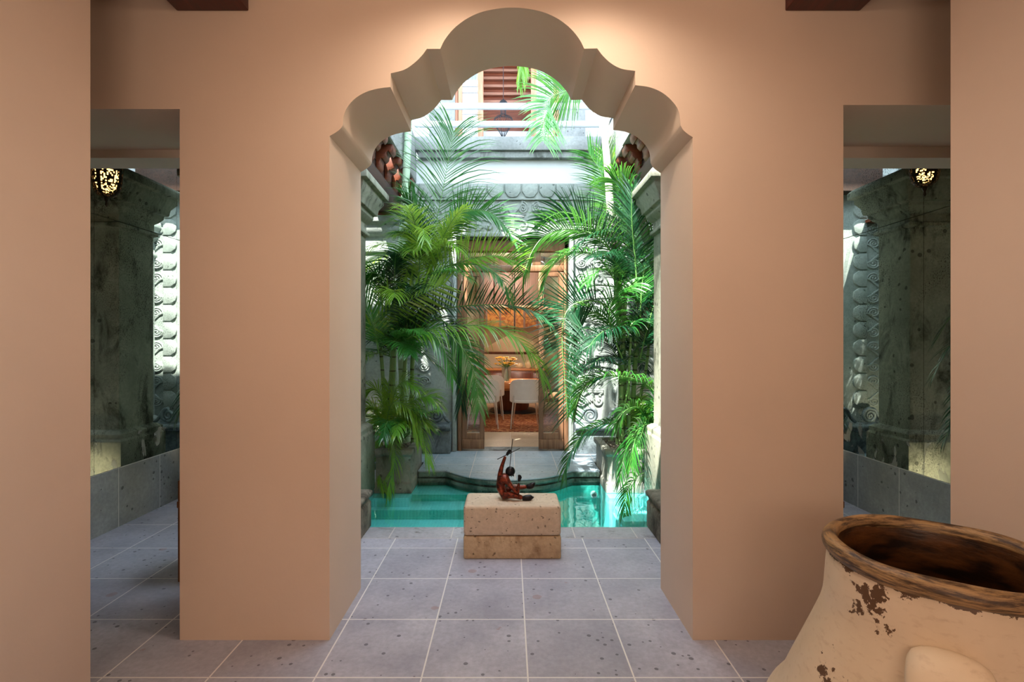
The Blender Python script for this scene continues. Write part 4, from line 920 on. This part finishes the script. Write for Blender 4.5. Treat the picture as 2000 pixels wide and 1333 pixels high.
FP(Cc, [(1136, 150), (1100, 70), (1055, 50), (1030, 80), (1020, 120), (1013, 165)], (5.3, 4.9), L=.26, roll=.9, n=30, droop=.9, mat='leaf_lime_sunlit', w_=.024, t0=.62)
FP(Cc, [(1210, 150), (1250, 110), (1300, 120), (1340, 170)], (5.3, 5.0), L=.4, roll=.9, n=30, droop=.8, mat='leaf')
# feathery clump right
D = thing('palm_tree', 'dense dark green palm clump in the right planter beside the sunlit-white trunk', 'palm', (1.25, 5.15, .345))
for pts, r in (([(1.14, 5.12, .345), P(1214, 740, 5.12), P(1218, 640, 5.12), P(1222, 560, 5.12)], .03), ([(1.24, 5.2, .345), P(1240, 720, 5.2), P(1244, 600, 5.2), P(1240, 480, 5.2)], .028),
               ([(1.2, 5.05, .345), P(1228, 740, 5.05), P(1232, 660, 5.05)], .018), ([(1.25, 5.3, .345), P(1262, 720, 5.15), P(1268, 620, 5.15)], .018)):
    stem(D, pts, r, r * .7, 'trunk_green')
FP(D, [(1212, 500), (1203, 440), (1190, 385), (1172, 335), (1150, 300)], (5.45, 5.4), L=.40, roll=.1, n=34, droop=.35, mat='leaf', w_=.012, a0=58, a1=28)
FP(D, [(1240, 480), (1228, 420), (1206, 370), (1190, 330), (1182, 300)], (5.4, 5.4), L=.36, roll=.2, n=30, droop=.3, mat='leaf_lime_sunlit', w_=.012)
FP(D, [(1238, 470), (1236, 410), (1240, 365), (1262, 352), (1285, 368), (1298, 400)], (5.1, 4.8), L=.34, roll=1.0, n=36, droop=1.0, mat='leaf')
FP(D, [(1240, 460), (1232, 400), (1215, 365), (1195, 350)], (5.1, 5.0), L=.36, roll=.6, n=30, droop=.8, mat='leaf')
FP(D, [(1222, 560), (1195, 495), (1155, 458), (1110, 448), (1068, 458), (1040, 490), (1022, 540)], (5.1, 4.7), L=.36, roll=.7, n=44, droop=.55, mat='leaf', a0=70, a1=30, dih=.3)
FP(D, [(1220, 540), (1180, 470), (1140, 430), (1100, 415), (1060, 430)], (5.15, 4.9), L=.30, roll=.4, n=34, droop=.3, mat='leaf_dark', dih=.4)
FP(D, [(1215, 570), (1170, 505), (1130, 492), (1095, 500), (1070, 530), (1060, 570)], (5.0, 4.75), L=.26, roll=1.1, n=34, droop=1.0, mat='leaf')
FP(D, [(1244, 560), (1240, 500), (1234, 430), (1234, 370)], (5.0, 4.9), L=.36, n=34, droop=.3, mat='leaf_dark', a0=62)
FP(D, [(1250, 620), (1255, 550), (1268, 480), (1292, 430)], (4.95, 4.8), L=.34, roll=.3, n=34, droop=.3, mat='leaf')
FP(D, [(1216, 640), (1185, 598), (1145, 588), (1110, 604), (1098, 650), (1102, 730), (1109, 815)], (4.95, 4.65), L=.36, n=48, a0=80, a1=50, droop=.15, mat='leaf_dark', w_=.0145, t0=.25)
FP(D, [(1214, 660), (1180, 620), (1140, 610), (1120, 640), (1116, 720), (1112, 800)], (5.0, 4.75), L=.24, n=40, roll=.8, droop=.7, mat='leaf')
FP(D, [(1230, 740), (1212, 815), (1175, 830), (1140, 848), (1112, 890), (1100, 935)], (4.95, 4.6), L=.26, roll=1.0, n=36, droop=1.1, mat='leaf', w_=.014)
FP(D, [(1300, 790), (1260, 750), (1210, 735), (1165, 738), (1138, 760), (1122, 800)], (4.8, 4.6), L=.28, roll=1.0, n=40, droop=1.0, mat='leaf', w_=.0145)
FP(D, [(1225, 660), (1235, 632), (1255, 626), (1285, 634), (1305, 660)], (4.9, 4.7), L=.28, roll=1.0, n=30, droop=1.0, mat='leaf')
FP(D, [(1215, 700), (1195, 650), (1190, 610), (1205, 575), (1240, 555)], (4.95, 4.8), L=.3, roll=.8, n=30, droop=.7, mat='leaf')
FP(D, [(1250, 700), (1265, 640), (1280, 590), (1300, 560)], (4.9, 4.75), L=.32, roll=.3, n=30, droop=.4, mat='leaf_dark')
fill(D, [P(1222, 560, 5.12), P(1240, 480, 5.2), P(1232, 650, 5.05), P(1268, 620, 5.15)], 24, 5, (.55, 1.05), (-190, 80), (10, 75), ['leaf', 'leaf_dark', 'leaf_dark'])
fill(D, [P(1216, 720, 5.12), P(1240, 700, 5.2), P(1262, 700, 5.15)], 18, 15, (.5, .95), (-190, 80), (10, 70), ['leaf', 'leaf_dark', 'leaf_dark'])
E = thing('potted_palm', 'low palm spilling over the right planter towards the pool', 'palm', (1.3, 5.0, .345))
for pxs in ([(1290, 900), (1270, 918), (1240, 935), (1222, 970), (1220, 1022)], [(1300, 860), (1275, 830), (1245, 840), (1222, 880), (1210, 940)], [(1300, 830), (1290, 800), (1265, 815), (1250, 860)],
            [(1270, 850), (1255, 800), (1225, 800), (1200, 830)], [(1275, 850), (1262, 820), (1240, 860), (1232, 910)], [(1300, 800), (1285, 850), (1275, 900)], [(1270, 850), (1285, 780), (1300, 770)]):
    FP(E, pxs, (4.85, 4.5), L=.24, roll=.7, n=28, droop=.8, mat='leaf', rr_=.006)
fill(E, [(1.25, 5.02, .42), (1.35, 5.0, .42)], 12, 33, (.4, .7), (-180, 90), (40, 80), ['leaf', 'leaf_dark', 'leaf_lime_sunlit'], leaf=.2)

# potted palms in the corridor, hidden behind the arch wall but reflected in the mirrors
for s_, side in ((-1, 'left'), (1, 'right')):
    c = Vector((s_ * 1.95, 3.95, 0))
    t = thing('potted_palm', 'dark green palm in a clay pot at the %s pier, reflected in the mirror wall' % side, 'palm', c, 'reflected corridor palms')
    MB().lathe([(.12, 0), (.17, .16), (.19, .32), (.205, .34), (.205, .38), (.175, .38), (.17, .33), (.01, .33)], c, 32).build('pot', M['moss_block'], t, smooth=50)
    for (dx_, dy_, top, end) in ((.52, .20, 1.55, 1.12), (.58, -.02, 1.35, .80), (.42, .30, 1.75, 1.40), (.20, -.25, 1.6, 1.25), (-.10, .25, 1.7, 1.4), (.50, .12, 1.00, .62)):
        q = lambda f, z: c + Vector((s_ * dx_ * f, dy_ * f, z))
        frond(t, [c + Vector((0, 0, .33)), q(.12, .8 * top), q(.45, top), q(.85, (top + end) / 2 + .08), q(1.1, end)], L=.26, n=30, nat=True, mat='leaf_dark', droop=.6, w_=.012, rr_=.007)
